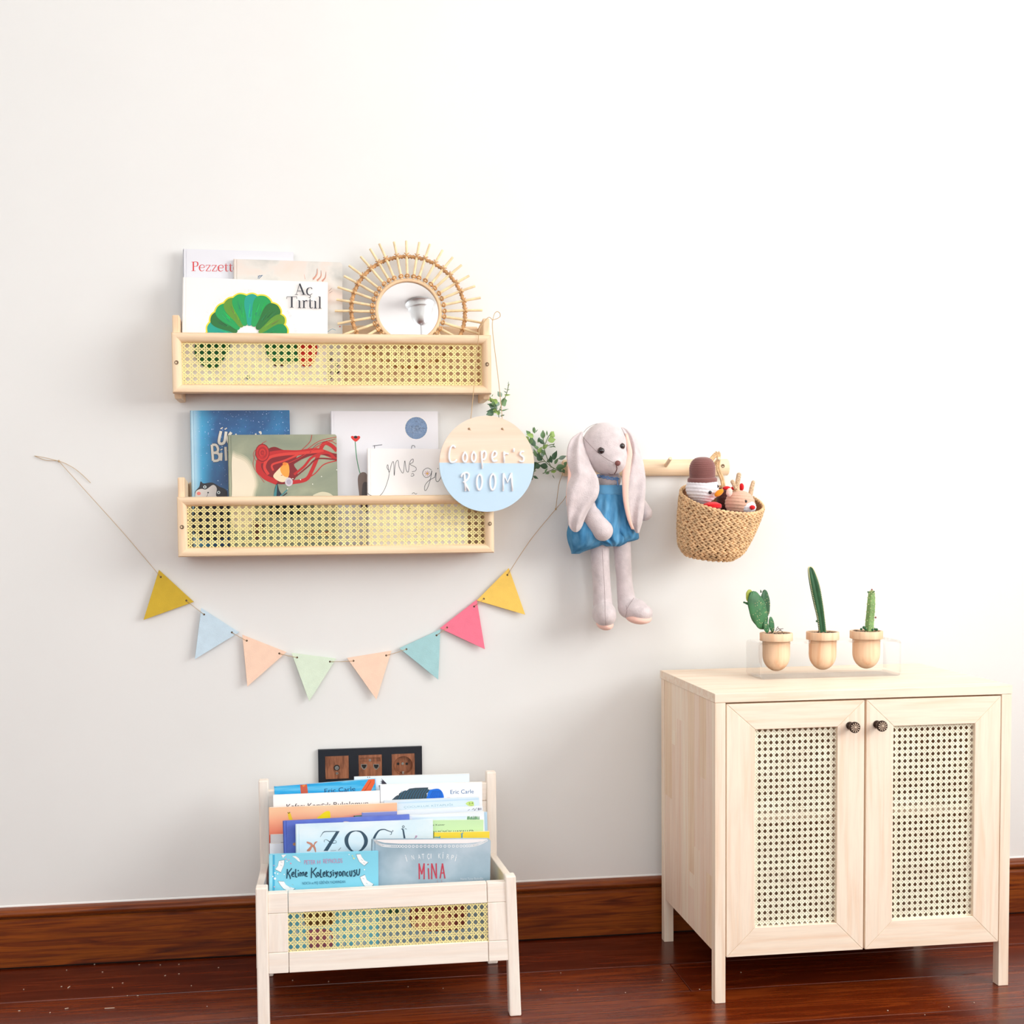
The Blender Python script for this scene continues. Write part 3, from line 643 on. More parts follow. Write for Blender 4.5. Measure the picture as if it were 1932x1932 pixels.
# ------------------------------------------------------------------ round name sign
SY = -.128
q42 = zc(620, 720, 4.2)
sc_ = P(918.2, 875.4, SY); sr = mm(90.6, SY)
t = thing('name_sign', 'round wooden name sign, natural top and light blue bottom, hanging from the upper shelf corner', 'sign', sc_-Vector((0, 0, sr)))
SF = SY-.005
def half(name, up, m, k, yy):
    aL, aR = math.radians(178.2), math.radians(.2)
    N = 48; ang = [aR+(aL-aR)*i/N for i in range(N+1)] if up else [aL+(2*PI+aR-aL)*i/N for i in range(N+1)]
    pts = [sc_+Vector((sr*k*math.cos(a), yy-SY, sr*k*math.sin(a))) for a in ang]
    return MB().prism(pts, (0, .005, 0)).link(name, m, t)
half('wooden_half', True, ramp_mat('sign_birch', [(.35, (244, 214, 190)), (.65, (249, 225, 205))], (3, 20, 40), 4, .4, .6, fine=((5, 60, 160), .03)), 1, SF)
half('blue_half', False, mat('sign_blue_paint', (196, 223, 242), .6), 1, SF)
LW = mat('letter_white', (252, 252, 254), .45)
letters = {
 'C': [[(1000,520),(985,508),(966,525),(955,570),(956,615),(972,640),(1000,634),(1012,622)]],
 'o': [[(1078,560),(1064,590),(1064,620),(1078,637),(1094,620),(1094,585),(1078,560)]],
 'o2': [[(1148,556),(1134,585),(1134,618),(1148,637),(1163,618),(1164,582),(1148,556)]],
 'p': [[(1212,556),(1213,610),(1217,684)], [(1213,575),(1228,552),(1244,562),(1244,595),(1232,618),(1216,615)]],
 'e': [[(1296,604),(1322,592),(1330,568),(1314,553),(1298,572),(1294,606),(1306,632),(1330,626)]],
 'r': [[(1390,560),(1391,635)], [(1390,590),(1402,568),(1420,573)]],
 'apostrophe': [[(1468,535),(1466,552)]],
 's': [[(1543,555),(1524,558),(1517,578),(1534,592),(1546,608),(1540,632),(1516,632)]],
 'R': [[(1076,735),(1084,862)], [(1052,752),(1062,732),(1092,722),(1110,735),(1106,765),(1082,792),(1070,796)], [(1076,794),(1110,862)]],
 'O': [[(1192,735),(1176,765),(1174,820),(1188,858),(1206,845),(1216,800),(1210,752),(1192,735)]],
 'O2': [[(1298,732),(1282,765),(1280,820),(1294,858),(1312,845),(1322,800),(1316,750),(1298,732)]],
 'M': [[(1382,862),(1386,730)], [(1386,730),(1418,800),(1448,728)], [(1448,728),(1456,862)]]}
for nm, sts in letters.items():
    mb = MB()
    for st in sts:
        sp = spline(st, 5) if len(st) > 3 else st
        mb.tube([P(*q42(x, y), SF-.0022) for x, y in sp], .0021, 10, flat=(Vector((0, 1, 0)), 1.0))
        for x, y in (sp[0], sp[-1]):
            mb.ell(P(*q42(x, y), SF-.0022), (.0021,)*3, 10, 6)
    mb.link('letter', LW, t, smooth=True)
kl, kr = P(885, 809, SF), P(947.6, 809, SF)
for q in (kl, kr):
    MB().lathe(q+Vector((0, -.0002, 0)), [(.0001, 0), (.0022, 0), (.0022, -.0006)], (0, 1, 0), 12).link('hole', mat('hole_dark', (110, 84, 60), .9), t)
    MB().ell(q+Vector((0, -.0012, 0)), (.0016, .0014, .0014), 8, 6).tube([q, q+Vector((.0035, -.002, -.003))], .0005, 5).link('twine_knot', TWINE, t, smooth=True)
s1 = [P(885, 809, SY+.001), P(889, 783, SY), P(893, 742, -.118), P(903, 634, -.1125), P(905.5, 619, -.105), P(921, 600, -.093)+Vector((0, 0, .001)), P(929.5, 604, -.0925)]
s2 = [P(947.6, 809, SY+.001), P(947, 783, SY), P(941, 722, -.12), P(931, 640, -.11), P(929, 615, -.1), P(929.5, 604, -.0925)]
lpp = [P(929.5, 604, -.0925), P(933, 592, -.09), P(938, 588, -.09), P(943, 591, -.09), P(943.5, 597, -.09), P(938, 601, -.0915), P(930, 603.5, -.0925)]
MB().tube(spline(s1, 6), .00075, 6).tube(spline(s2, 6), .00075, 6).tube(spline(lpp, 6), .00075, 6).ell(P(929.5, 603.5, -.0925), (.0014,)*3, 8, 6).link('hanging_twine', TWINE, t, smooth=True)

# ------------------------------------------------------------------ eucalyptus sprigs
EU = [mat('leaf_green', (108, 144, 98), .5, var=.15, vscale=90), mat('leaf_dark_green', (74, 108, 80), .5, var=.15, vscale=90), mat('leaf_bright_green', (152, 184, 100), .5, var=.1, vscale=90), mat('leaf_grey_green', (142, 168, 150), .55, var=.1, vscale=90)]
def leaf_mesh(m, cup):
    mb = MB(); R = []
    for i in range(7):
        s = i/6; wd = math.sin(PI*min(1, s*1.02)**.8)*.5*(.96); wd = max(wd, .02)
        R.append([(-wd, s, cup*(wd*wd*1.6)-.25*cup*s*s), (0, s, -.25*cup*s*s), (wd, s, cup*(wd*wd*1.6)-.25*cup*s*s)])
    vs = [p for r in R for p in r]; fs = []
    for i in range(6):
        for j in range(2): a_ = i*3+j; fs.append((a_, a_+1, a_+4, a_+3))
    n = len(vs); vs2 = vs+[(x, y, z-.03) for x, y, z in vs]
    fs2 = fs+[tuple(q+n for q in f[::-1]) for f in fs]
    me = bpy.data.meshes.new('leaf'); me.from_pydata(vs2, [], fs2); me.materials.append(m); me.polygons.foreach_set('use_smooth', [True]*len(me.polygons)); me.update(); return me
LM = [leaf_mesh(m, c) for m in EU for c in (.5, -.35)]
STEM = mat('stem_green', (98, 118, 80), .6)
def sprig(label, loc, stems, leaves, seed):
    t = thing('eucalyptus_sprig', label, 'plant', loc); r = random.Random(seed)
    for st in stems:
        MB().tube(spline([P(x, y, Y) for x, y, Y in st], 5), .0009, 5).link('stem', STEM, t, smooth=True)
    for (x, y, Y, L, an, wd, mi) in leaves:          # base pixel, length px, direction (deg, 90=up), width ratio
        q = P(x, y, Y); a_ = math.radians(an); dy = r.uniform(-.5, .5)
        d = Vector((math.cos(a_), dy, math.sin(a_))).normalized(); sd = d.cross(Vector((r.uniform(-.35, .35), -1, r.uniform(-.35, .35)))).normalized()
        n_ = sd.cross(d); S_ = mm(L, Y)
        M = Matrix((sd*S_*wd, d*S_, n_*S_)).transposed().to_4x4(); M.translation = q
        put('leaf', LM[mi*2+r.randint(0, 1)], t, M)
    return t
EY = -.045
c3 = zc(880, 570, 8.4)
def L3(x, y, L, an, wd, mi, Y=-.05): X, Yp = c3(x, y); return (X, Yp, Y, L/8.4, an, wd, mi)
sprig('small eucalyptus sprig rising behind the top edge of the round name sign', P(940, 800, -.05),
      [[(948, 808, -.08), (941, 780, -.06), (955, 745, -.05), (960, 724, -.05)], [(941, 780, -.06), (930, 762, -.05), (924, 748, -.05)]],
      [L3(540,1600,150,20,.95,0), L3(560,1500,110,130,.75,3), L3(600,1470,100,-2,.3,2), L3(640,1390,60,10,.25,0), L3(640,1385,50,160,.25,0), L3(650,1320,45,20,.25,2), L3(655,1300,50,70,.25,3), L3(640,1440,60,150,.35,3),
       L3(500,1590,120,165,.75,2), L3(420,1580,80,120,.9,2), L3(390,1540,80,160,.9,2), L3(370,1500,60,90,.3,0), L3(400,1500,50,60,.3,0), L3(490,1640,170,172,.35,1), L3(490,1690,170,150,.6,3), L3(480,1700,170,192,.35,1),
       L3(540,1720,150,12,.15,0), L3(440,1740,150,200,.65,1), L3(470,1760,90,120,.8,2), L3(500,1790,90,80,.8,2), L3(430,1790,90,150,.6,0), L3(540,1810,70,20,.4,1), L3(480,1650,90,60,.7,3), L3(520,1700,60,-20,.4,1), L3(430,1640,80,100,.8,0)], 2)
c4 = zc(980, 780, 4.493)
def L4(x, y, L, an, wd, mi, Y=-.05): X, Yp = c4(x, y); return (X, Yp, Y, L/4.493, an, wd, mi)
sprig('leafy eucalyptus sprig spreading from the left peg of the wall rail, beside the sign', P(1063, 892, -.05),
      [[(1066, 892, -.05), (1046, 884, -.06), (1028, 870, -.06), (1014, 852, -.05)], [(1046, 884, -.06), (1036, 889, -.05), (1024, 893, -.05)], [(1028, 870, -.06), (1012, 876, -.05), (1004, 905, -.04)],
       [(1040, 882, -.06), (1030, 858, -.06), (1026, 840, -.05), (1024, 815, -.05)], [(1026, 845, -.05), (1036, 840, -.05), (1046, 838, -.05)], [(1020, 860, -.05), (1008, 835, -.04), (1002, 818, -.04)], [(1026, 845, -.05), (1034, 825, -.05), (1040, 818, -.05)]],
      [L4(240,230,75,10,.8,2), L4(260,200,70,50,.85,2), L4(235,190,55,90,.25,0), L4(200,215,75,92,.6,0), L4(215,260,80,140,.45,1), L4(130,170,60,100,.5,0), L4(120,200,70,160,.6,2), L4(90,190,60,120,.6,0), L4(80,230,60,150,.8,2),
       L4(140,160,30,60,.3,0), L4(115,150,35,90,.3,0), L4(60,210,50,200,.8,2), L4(130,280,80,110,.6,1), L4(160,340,70,60,.6,2), L4(120,330,60,200,.4,0), L4(215,300,50,100,.4,0), L4(250,285,55,10,.15,0), L4(280,280,35,-10,.3,0), L4(285,275,30,60,.3,0),
       L4(290,395,85,72,.6,1), L4(330,385,75,20,.5,3), L4(275,420,75,108,.55,1), L4(310,465,90,12,.6,0), L4(380,440,50,45,.7,0), L4(330,470,50,-40,.5,1), L4(240,455,75,165,.75,1), L4(240,465,65,232,.25,0), L4(255,500,40,200,.5,0), L4(265,495,65,10,.45,2),
       L4(280,520,40,-60,.15,1), L4(190,400,70,130,.8,1), L4(200,370,60,90,.6,3), L4(160,420,70,220,.8,1), L4(180,440,60,200,.8,1), L4(150,370,80,110,.4,0), L4(130,420,70,270,.6,1), L4(140,480,30,220,.3,0), L4(120,530,50,-30,.5,1), L4(115,550,35,220,.3,1),
       L4(370,470,45,-70,.6,0), L4(300,430,60,60,.5,0), L4(170,330,55,250,.5,1), L4(220,350,60,130,.7,0), L4(195,300,60,40,.6,2), L4(155,245,60,60,.6,0), L4(100,260,60,100,.7,0), L4(230,410,50,20,.6,1), L4(290,140+60,50,110,.7,2), L4(165,290,50,170,.6,0)], 5)

# ------------------------------------------------------------------ peg rail
zt_, zb_ = P(1310, 866, -.022).z, P(1310, 897, -.022).z
xa, xb = P(1063, 880, -.02).x, P(1376, 880, -.02).x
RC = (zt_+zb_)/2; RH = (zt_-zb_)/2
t = thing('peg_rail', 'light pine peg rail on the wall between rabbit and basket', 'rail', ((xa+xb)/2, 0, zb_))
R_ = []
for x, k in [(xa, .9), (xa+.002, 1), (xb-.002, 1), (xb, .9)]:
    R_.append([Vector((x, -.001, RC+RH*.8*k)), Vector((x, -.012, RC+RH*k))]+[Vector((x, -.012-.012*math.sin(a)*k, RC+RH*k*math.cos(a))) for a in [PI*i/8 for i in range(1, 8)]]+[Vector((x, -.012, RC-RH*k)), Vector((x, -.001, RC-RH*.8*k))])
MB().rings(R_).link('rail_board', pine('x'), t, auto=True)
PEGX = [P(1074, 880, -.03).x, P(1166, 880, -.03).x, P(1258, 876, -.03).x, P(1349, 872, -.03).x]
for x in PEGX:
    MB().tube([(x, -.018, RC+.002), (x, -.056, RC+.017), (x, -.058, RC+.0178)], [.0042, .0042, .0034], 14).link('peg', pine('y'), t, auto=True)
q = P(1364, 879, -.0238)
MB().lathe(q, [(.0036, 0), (.0042, .0006), (.0030, .0009), (.0028, -.0004), (.0004, -.0004)], (0, -1, 0), 16).link('screw', MET, t, auto=True)

# ------------------------------------------------------------------ bunting
ta = P(65, 860, -.003)
t = thing('bunting_garland', 'string of eight coloured triangular pennants hanging below the shelves', 'bunting', P(600, 1320, -.006))
fl_ = [((299.8,1075),(365.7,1135.6),(270.7,1169.7),(210,176,52),'mustard yellow pennant at the left end'), ((379.7,1146.9),(451,1193),(367.6,1243.8),(204,226,240),'pale blue pennant'),
       ((457.2,1197.5),(540.7,1230.3),(466.7,1295.4),(252,216,192),'peach pennant, left of the green one'), ((550.1,1231.7),(634.4,1242.4),(583.3,1323.2),(222,238,216),'pale green pennant'),
       ((654.6,1241.3),(738.6,1227.6),(710.3,1320),(252,216,192),'peach pennant, right of the green one'), ((753.6,1223),(830.9,1187.5),(826.9,1282.3),(168,212,216),'teal pennant'),
       ((830,1185.4),(899.5,1131.5),(914.9,1224.9),(248,124,150),'pink pennant'), ((899.5,1132.9),(960.1,1071.8),(991,1159.8),(250,208,100),'yellow pennant at the right end')]
holes = []
for i, (a, b, c, col, lb) in enumerate(fl_):
    A, B, C = P(*a, -.010), P(*b, -.009 if i != 4 else -.008), P(*c, -.014)
    n_ = (B-A).cross(C-A).normalized()
    if n_.y > 0: n_ = -n_
    m = mat('pennant_%d_%d_%d' % col, col, .75, bump=.3, bscale=700, var=.02, vscale=60)
    ha = A+(B-A)*.09+(C-A)*.085; hb = B+(A-B)*.09+(C-B)*.085
    MB().prism([A, B, C], -n_*.0024).link('pennant', m, t, bevel=.0003, label=lb)
    for h in (ha, hb):
        MB().lathe(h+n_*.0001, [(.0001, 0), (.0014, 0), (.0019, .0003), (.0021, 0)], n_, 14).link('eyelet', mat('eyelet_dark', (92, 70, 52), .6), t)
    holes.append((ha+n_*.0006, hb+n_*.0006))
tw = .00055
def twine(pts, r=tw, k=None):
    m = MB().tube(pts, r, 5)
    if k is not None: m.ell(k, (.0021, .002, .0025), 8, 6)
    m.link('string', TWINE, t, smooth=True)
kn = P(111, 870, -.004)
twine(spline([ta, P(85, 868, -.004), kn, P(134, 880, -.004), P(152, 893, -.004), P(171, 911, -.003)], 6), tw, kn); twine(spline([ta, P(87, 864, -.006), kn], 6))
twine(spline([kn, P(165, 930, -.006), P(235, 1008, -.008), holes[0][0]], 6))
for i in range(7):
    a, b = holes[i][1], holes[i+1][0]; twine([a, (a+b)/2+Vector((0, -.0005, -.0006)), b])
k2 = P(1048.6, 960.5, -.014)
twine(spline([holes[7][1], P(1000, 1020, -.012), k2, P(1067.6, 936.7, -.03), P(1079, 905, -.045), P(1077, 880, -.046)], 6), tw*1.2, k2)
twine(spline([k2, P(1053, 925, -.022), P(1055.7, 910, -.032), P(1062, 893, -.044), P(1072, 872, -.047), P(1078, 878, -.046)], 6), tw*1.3)
# ------------------------------------------------------------------ plush rabbit
from mathutils.bvhtree import BVHTree
PLUSH = mat('plush_grey_lilac', (216, 204, 205), .95, spec=.1, bump=.5, bscale=420, var=.05, vscale=60, sheen=.5)
PINKP = mat('plush_pink', (250, 205, 190), .95, spec=.1, bump=.3, bscale=500, sheen=.4)
rt = thing('plush_rabbit', 'long-eared grey plush rabbit in blue romper hanging from the peg rail', 'soft toy', P(1160, 1190, -.07))
mb = MB()
def EL(x, y, Y, rx, ry, rz, rot=None, m=None, seg=20, rows=14): (m or mb).ell(P(x, y, Y), (mm(rx, Y), ry, mm(rz, Y)), seg, rows, rot=rot)
def CAP(pts, m=None, n=5):
    sp = spline([tuple(P(x, y, Y))+(mm(r, Y),) for x, y, Y, r in pts], n)
    (m or mb).tube([q[:3] for q in sp], [q[3] for q in sp], 18)
    for q in (sp[0], sp[-1]): (m or mb).ell(q[:3], (q[3],)*3, 18, 12)
EL(1140, 845, -.112, 45, .044, 49); EL(1146, 862, -.120, 40, .040, 34); EL(1155, 873, -.135, 27, .028, 23); EL(1163, 874, -.148, 13, .018, 12)
EL(1150, 905, -.092, 22, .026, 22); EL(1147, 945, -.082, 32, .036, 40); EL(1146, 985, -.078, 40, .040, 42); EL(1150, 1008, -.075, 42, .038, 22)
CAP([(1100, 925, -.088, 15), (1112, 965, -.112, 19), (1126, 988, -.124, 20), (1137, 1001, -.128, 20.5)])
CAP([(1188, 930, -.075, 13), (1205, 950, -.078, 14), (1216, 968, -.08, 15.5)])
CAP([(1132, 1010, -.078, 19), (1132, 1050, -.074, 18), (1135, 1100, -.072, 17.5), (1137, 1138, -.072, 19)])
CAP([(1172, 1005, -.074, 18), (1175, 1050, -.07, 16.5), (1178, 1095, -.067, 15.5), (1182, 1134, -.066, 18)])
EL(1140, 1158, -.084, 23, .036, 24); EL(1142, 1162, -.1, 21, .03, 21)
EL(1197, 1150, -.078, 27, .034, 22); EL(1208, 1156, -.088, 24, .032, 18); EL(1184, 1145, -.07, 19, .026, 22)
body = mb.link('body', PLUSH, rt, smooth=True)
rm_ = body.modifiers.new('union', 'REMESH'); rm_.mode = 'VOXEL'; rm_.voxel_size = .0022; rm_.use_smooth_shade = True
sm = body.modifiers.new('soft', 'SMOOTH'); sm.factor = .6; sm.iterations = 7
dg = bpy.context.evaluated_depsgraph_get(); dg.update()
bv = BVHTree.FromObject(body, dg); OB = org(rt)
def surf(x, y, off=0):
    d = ray(x, y).normalized(); h, n, i, ds = bv.ray_cast(CAM-OB, d)
    if h is None: return P(x, y, -.12)
    return h+OB-d*off
def seam(pts, r, m, name, off=0):
    MB().tube([surf(x, y, off) for x, y in spline(pts, 6)], r, 6).link(name, m, rt, smooth=True)
SEAM = mat('seam_grey', (150, 132, 132), .95)
EYE = mat('eye_dark_brown', (34, 22, 24), .08, spec=.8)
seam([(1099.5, 824), (1112, 838), (1128, 854), (1145, 866), (1158, 873)], .00045, SEAM, 'face_seam')
seam([(1101, 816), (1108, 808), (1118, 802), (1128, 799)], .00045, SEAM, 'crown_seam')
seam([(1136, 1035), (1138, 1070), (1140, 1100), (1141.5, 1140), (1142, 1160), (1143, 1180)], .0004, SEAM, 'leg_seam')
seam([(1163, 879), (1164, 884), (1162, 890), (1159, 894.5)], .00085, mat('mouth_thread', (110, 66, 62), .9), 'mouth_stitch')
seam([(1148, 893), (1152, 895), (1157, 895)], .0006, mat('mouth_thread', (110, 66, 62), .9), 'mouth_stitch')
seam([(1181, 1142), (1183, 1152), (1180, 1164)], .0004, SEAM, 'foot_seam'); seam([(1196, 1128), (1188, 1140), (1182, 1150)], .0004, SEAM, 'foot_seam')
for x, y, r in ((1134.4, 850.5, 6.2), (1173.3, 841.8, 5.2)):
    c_ = surf(x, y, 0); MB().lathe(c_-ray(x, y).normalized()*-.001, [(mm(r+.9, -.15), -.001), (mm(r+.9, -.15), .0008), (mm(r*.7, -.15), .0008)], -ray(x, y), 20).link('eye_rim', mat('eye_rim_brown', (92, 60, 52), .4), rt, smooth=True)
    MB().ell(c_, (mm(r, -.15),)*3, 20, 14).link('eye', EYE, rt, smooth=True)
q = surf(1165.5, 874.5)
MB().ell(q, (mm(5.6, -.16), .004, mm(5.2, -.16)), 16, 10, fn=lambda th, ph: 1+.12*math.cos(th)).link('nose', mat('nose_brown', (128, 78, 74), .6, bump=.4, bscale=900), rt, smooth=True)
for (x, y, rx, rz, tilt, ry) in ((1141, 1177, 16, 11, 0, .032), (1205, 1165.5, 25, 11.5, .05, .032)):
    MB().ell(P(x, y, -.086), (mm(rx, -.086), ry, mm(rz, -.086)), 24, 12, rot=Matrix.Rotation(tilt, 3, 'Y') @ Matrix.Rotation(.15, 3, 'X')).link('sole_pad', PINKP, rt, smooth=True)
def loft(rows, m, name, seg=28, pleat=0, npl=9, fold=0, caps=True, sub=0, ph0=0, mirror=False):
    rows = spline(rows, 3); R_ = []
    for k, (y, xl, xr, Y, hd) in enumerate(rows):
        ring = []; hw = (xr-xl)/2; cx_ = (xl+xr)/2
        for j in range(seg):
            a = 2*PI*j/seg; pk = 1+pleat*math.cos(npl*a+ph0)*min(1, k/6)
            yy = Y-math.sin(a)*hd*pk
            if fold: yy += -fold*math.sin(math.cos(a)*4.2+y*.045)*(1 if math.sin(a) > 0 else .6)*min(1, hw/12)
            ring.append(P(cx_+hw*math.cos(a)*(1+pleat*.25*math.cos(npl*a+ph0)), y, yy))
        R_.append(ring)
    return MB().rings(R_, caps).link(name, m, rt, smooth=True, sub=sub)
loft([(814,1096,1100,-.122,.004),(826,1079,1099,-.124,.010),(842,1071,1103,-.13,.012),(862,1069,1110,-.135,.013),(882,1072,1118,-.14,.013),(896,1077,1126,-.145,.013),(909,1072,1130,-.146,.014),(925,1069,1131,-.150,.014),(941,1069,1126,-.152,.013),(958,1069,1114,-.150,.012),(978,1071,1104,-.148,.011),(992,1073,1099,-.146,.009),(1000,1078,1094,-.145,.006),(1004,1083,1089,-.145,.002)], PLUSH, 'ear', 40, fold=.0045, sub=1)
loft([(860,1068.2,1078,-.133,.004),(885,1071,1080,-.137,.004),(905,1071,1080,-.141,.004),(930,1068,1076,-.144,.004),(955,1068.5,1075,-.142,.003)], PINKP, 'ear_lining', 16)
loft([(806,1171,1175,-.112,.003),(812,1174,1187,-.112,.007),(828,1181,1200,-.115,.010),(850,1184.5,1208,-.12,.011),(868,1182,1213,-.125,.011),(890,1177,1217,-.128,.012),(912,1176,1218.5,-.13,.012),(940,1178,1217,-.13,.012),(965,1184,1215,-.128,.011),(985,1189,1212,-.125,.010),(999,1196,1208,-.12,.007),(1006,1200,1206,-.12,.002)], PLUSH, 'ear', 40, fold=.0035, sub=1)
loft([(818,1179,1184,-.121,.003),(850,1183.2,1193,-.134,.004),(868,1180,1192,-.138,.004),(884,1174.6,1190,-.141,.004),(908,1173.6,1187,-.143,.004),(945,1175.6,1186,-.142,.004),(980,1183.4,1191,-.137,.003),(999,1191.5,1197,-.128,.002)], PINKP, 'ear_lining', 16)
DEN = ramp_mat('denim_blue', [(.3, (56, 118, 164)), (.5, (78, 142, 186)), (.7, (106, 166, 206))], (60, 60, 20), 5, .2, .85, .1, spec=.2)
rows = [(930,1112,1186,-.084,.042),(950,1106,1193,-.083,.047),(975,1094,1198,-.080,.050),(1000,1082,1198,-.078,.052),(1014,1092,1192,-.077,.050),(1024,1120,1184,-.077,.044),(1031,1142,1170,-.077,.030)]
romper = loft(rows, DEN, 'romper', 112, pleat=.085, npl=15)
MBr = loft([(915,1116,1184,-.085,.036),(920,1114,1186,-.085,.0395),(930,1112,1187,-.084,.0435),(934,1113,1187,-.084,.042)], mat('denim_band', (98, 160, 202), .85, bump=.4, bscale=600), 'waistband', 48, caps=False)
loft([(985,1074,1150,-.082,.045),(1004,1069,1152,-.084,.049),(1020,1070.5,1150,-.083,.046),(1031,1074,1132,-.08,.040),(1039,1077,1106,-.078,.026),(1045,1078,1093,-.078,.012)], DEN, 'trouser_leg', 72, pleat=.05, npl=13)
loft([(985,1152,1200,-.078,.040),(1000,1153,1203,-.08,.043),(1010,1155,1205,-.079,.040),(1018,1160,1203,-.076,.034),(1024,1160,1180,-.076,.03)], DEN, 'trouser_leg', 72, pleat=.05, npl=11)
CORD = mat('cord_blue', (120, 168, 224), .7)
for ph in (0, PI):
    pts = [(1126+q*42/20, 897+8*math.sin(q/20*1.6)*.8+2.2*math.sin(q*.8+ph)) for q in range(21)]
    MB().tube([surf(x, y, .002) for x, y in pts], .0013, 6).link('neck_cord', CORD, rt, smooth=True)
MB().tube([surf(1164, 900, .002), surf(1165, 908, .002), P(1166, 916, -.124)], .0013, 6).link('neck_cord', CORD, rt, smooth=True)
MB().tube(spline([P(1150, 838, -.07), P(1158, 846, -.062), (PEGX[1], -.05, RC+.0215), P(1172, 848, -.062), P(1160, 836, -.07)], 5), .0008, 5).link('hanging_loop', TWINE, rt)

# ------------------------------------------------------------------ jute basket
JUTE = mat('jute_braid', (230, 192, 146), .8, bump=.25, bscale=600, var=.16, vscale=90)
JUTED = mat('jute_inside', (150, 104, 70), .9, bump=.6, bscale=200)
bt = thing('jute_basket', 'braided jute basket hanging by its handle from the right end of the peg rail', 'basket', P(1336, 1070, -.115))
c0, c1 = P(1362, 942.5, -.128), P(1337, 1052, -.116)
Rt, Rb = mm(80.5, -.128), mm(57, -.116)
def bring(s, k=0, lift=0):
    c_ = c0+(c1-c0)*s; bul = .0045*math.sin(PI*s)-.016*max(0, s-.78)**2/.0484; R0 = Rt+(Rb-Rt)*s+bul+k
    a1 = math.radians(-6+s*2); a2 = math.radians(21-13*s)
    e1 = Vector((math.cos(a1), 0, math.sin(a1))); e2 = Vector((0, math.cos(a2), math.sin(a2)))
    return c_, e1, e2, R0
NR = 13; rj = random.Random(8)
def lump(mbx, c_, d, n_, up, L, h, dp):
    # six-sided spindle along d
    R_ = []
    for s, f in ((-1, .25), (-.55, .85), (0, 1), (.55, .85), (1, .25)):
        R_.append([c_+d*(s*L)+(up*math.cos(a)*h+n_*math.sin(a)*dp)*f for a in [2*PI*j/6 for j in range(6)]])
    mbx.rings(R_)
for i in range(NR):
    mbx = MB(); s = (i+.35)/NR
    c_, e1, e2, R0 = bring(s); n_ = int(2*PI*R0/.0118)
    hh = (c1-c0).length/NR
    for half_ in (0, 1):
        s2 = s+(half_-.5)*.5/NR; c_, e1, e2, R1 = bring(s2)
        for j in range(n_):
            a = 2*PI*(j+half_*.5)/n_+rj.uniform(-.02, .02)
            o = e1*math.cos(a)+e2*math.sin(a); tg = -e1*math.sin(a)+e2*math.cos(a); up = Vector((0, 0, 1))
            sg = 1 if half_ else -1
            d = (tg*.86+up*sg*.42).normalized(); uu = o.cross(d)
            lump(mbx, c_+o*(R1-.001+rj.uniform(-.0005, .0005)), d, o, uu, .0082, hh*.29, .0042)
    mbx.link('braid_row', JUTE, bt, smooth=True)
R_ = []
for s in (0.0, .3, .6, 1.0):
    c_, e1, e2, R0 = bring(s, -.002); R_.append([c_+(e1*math.cos(a)+e2*math.sin(a))*R0 for a in [2*PI*j/48 for j in range(48)]])
R_.append([c1+(p-c1)*.02 for p in R_[-1]])
R2_ = [[p+((c0+(c1-c0)*(.0 if k == 0 else .5))-p).normalized()*.003 for p in r_] for k, r_ in enumerate(R_[:-1])]
MB().rings(R_, False).rings(R2_, False).link('basket_lining', JUTED, bt, smooth=True)
c_, e1, e2, R0 = bring(0)
mbx = MB()
for j in range(60):
    a = 2*PI*j/60; o = e1*math.cos(a)+e2*math.sin(a); tg = -e1*math.sin(a)+e2*math.cos(a)
    lump(mbx, c_+o*(R0-.001)+Vector((0, 0, .002)), (tg+Vector((0, 0, .35))).normalized(), o, Vector((0, 0, 1)), .0062, .0027, .003)
mbx.link('rim', JUTE, bt, smooth=True)
hp = spline([P(1318, 922, -.05), P(1327, 895, -.05), P(1338, 872, -.05), (PEGX[3], -.05, RC+.0275), P(1355, 884, -.052), P(1362, 903, -.056), P(1367, 930, -.06)], 8)
mbx = MB()
for j in range(len(hp)-1):
    a, b = Vector(hp[j]), Vector(hp[j+1]); d = (b-a).normalized(); nn = Vector((0, -1, 0)); u_ = d.cross(nn).normalized()
    for sg in (-1, 1): lump(mbx, (a+b)/2+u_*sg*.0022+d*sg*.001, (d*.9-u_*sg*.4).normalized(), nn, u_, .0052, .0022, .0026)
mbx.link('handle', JUTE, bt, smooth=True)

# ------------------------------------------------------------------ crochet toys in the basket
def yarn(name, c): return mat(name, c, .9, spec=.15, bump=.35, bscale=500, sheen=.3)
def cro(x, y, Y, rx, ry, rz, nr, nc, amp=.036, rot=None, m=None, seg=None):
    m = m or MB()
    f = lambda th, ph: 1+amp*(abs(math.sin(th*nr))-.5)*1.0+amp*.6*(abs(math.cos(ph*nc/2+int(th*nr/PI)*1.57))-.5)
    m.ell(P(x, y, Y), (mm(rx, Y), ry, mm(rz, Y)), seg or max(24, nc*3), max(12, nr*5), rot=rot, fn=f); return m
WY, BY, RY_, TY = yarn('white_yarn', (240, 236, 240)), yarn('brown_yarn', (134, 88, 84)), yarn('red_yarn', (222, 32, 40)), yarn('tan_yarn', (226, 180, 156))
t = thing('crochet_snowman', 'white crochet snowman with brown hat and orange nose, in the jute basket', 'soft toy', P(1325, 1000, -.125))
ti = Matrix.Rotation(.12, 3, 'Y')
cro(1325, 922, -.130, 31.5, .034, 28.5, 13, 26, rot=ti).link('head', WY, t, smooth=True)
cro(1328, 978, -.125, 28, .03, 30, 10, 22).link('body', WY, t, smooth=True)
hb_ = P(1325, 905, -.132); up = Vector((-.03, -.10, 1)).normalized(); H1 = mm(1, -.132)
prf = []
NP = 50
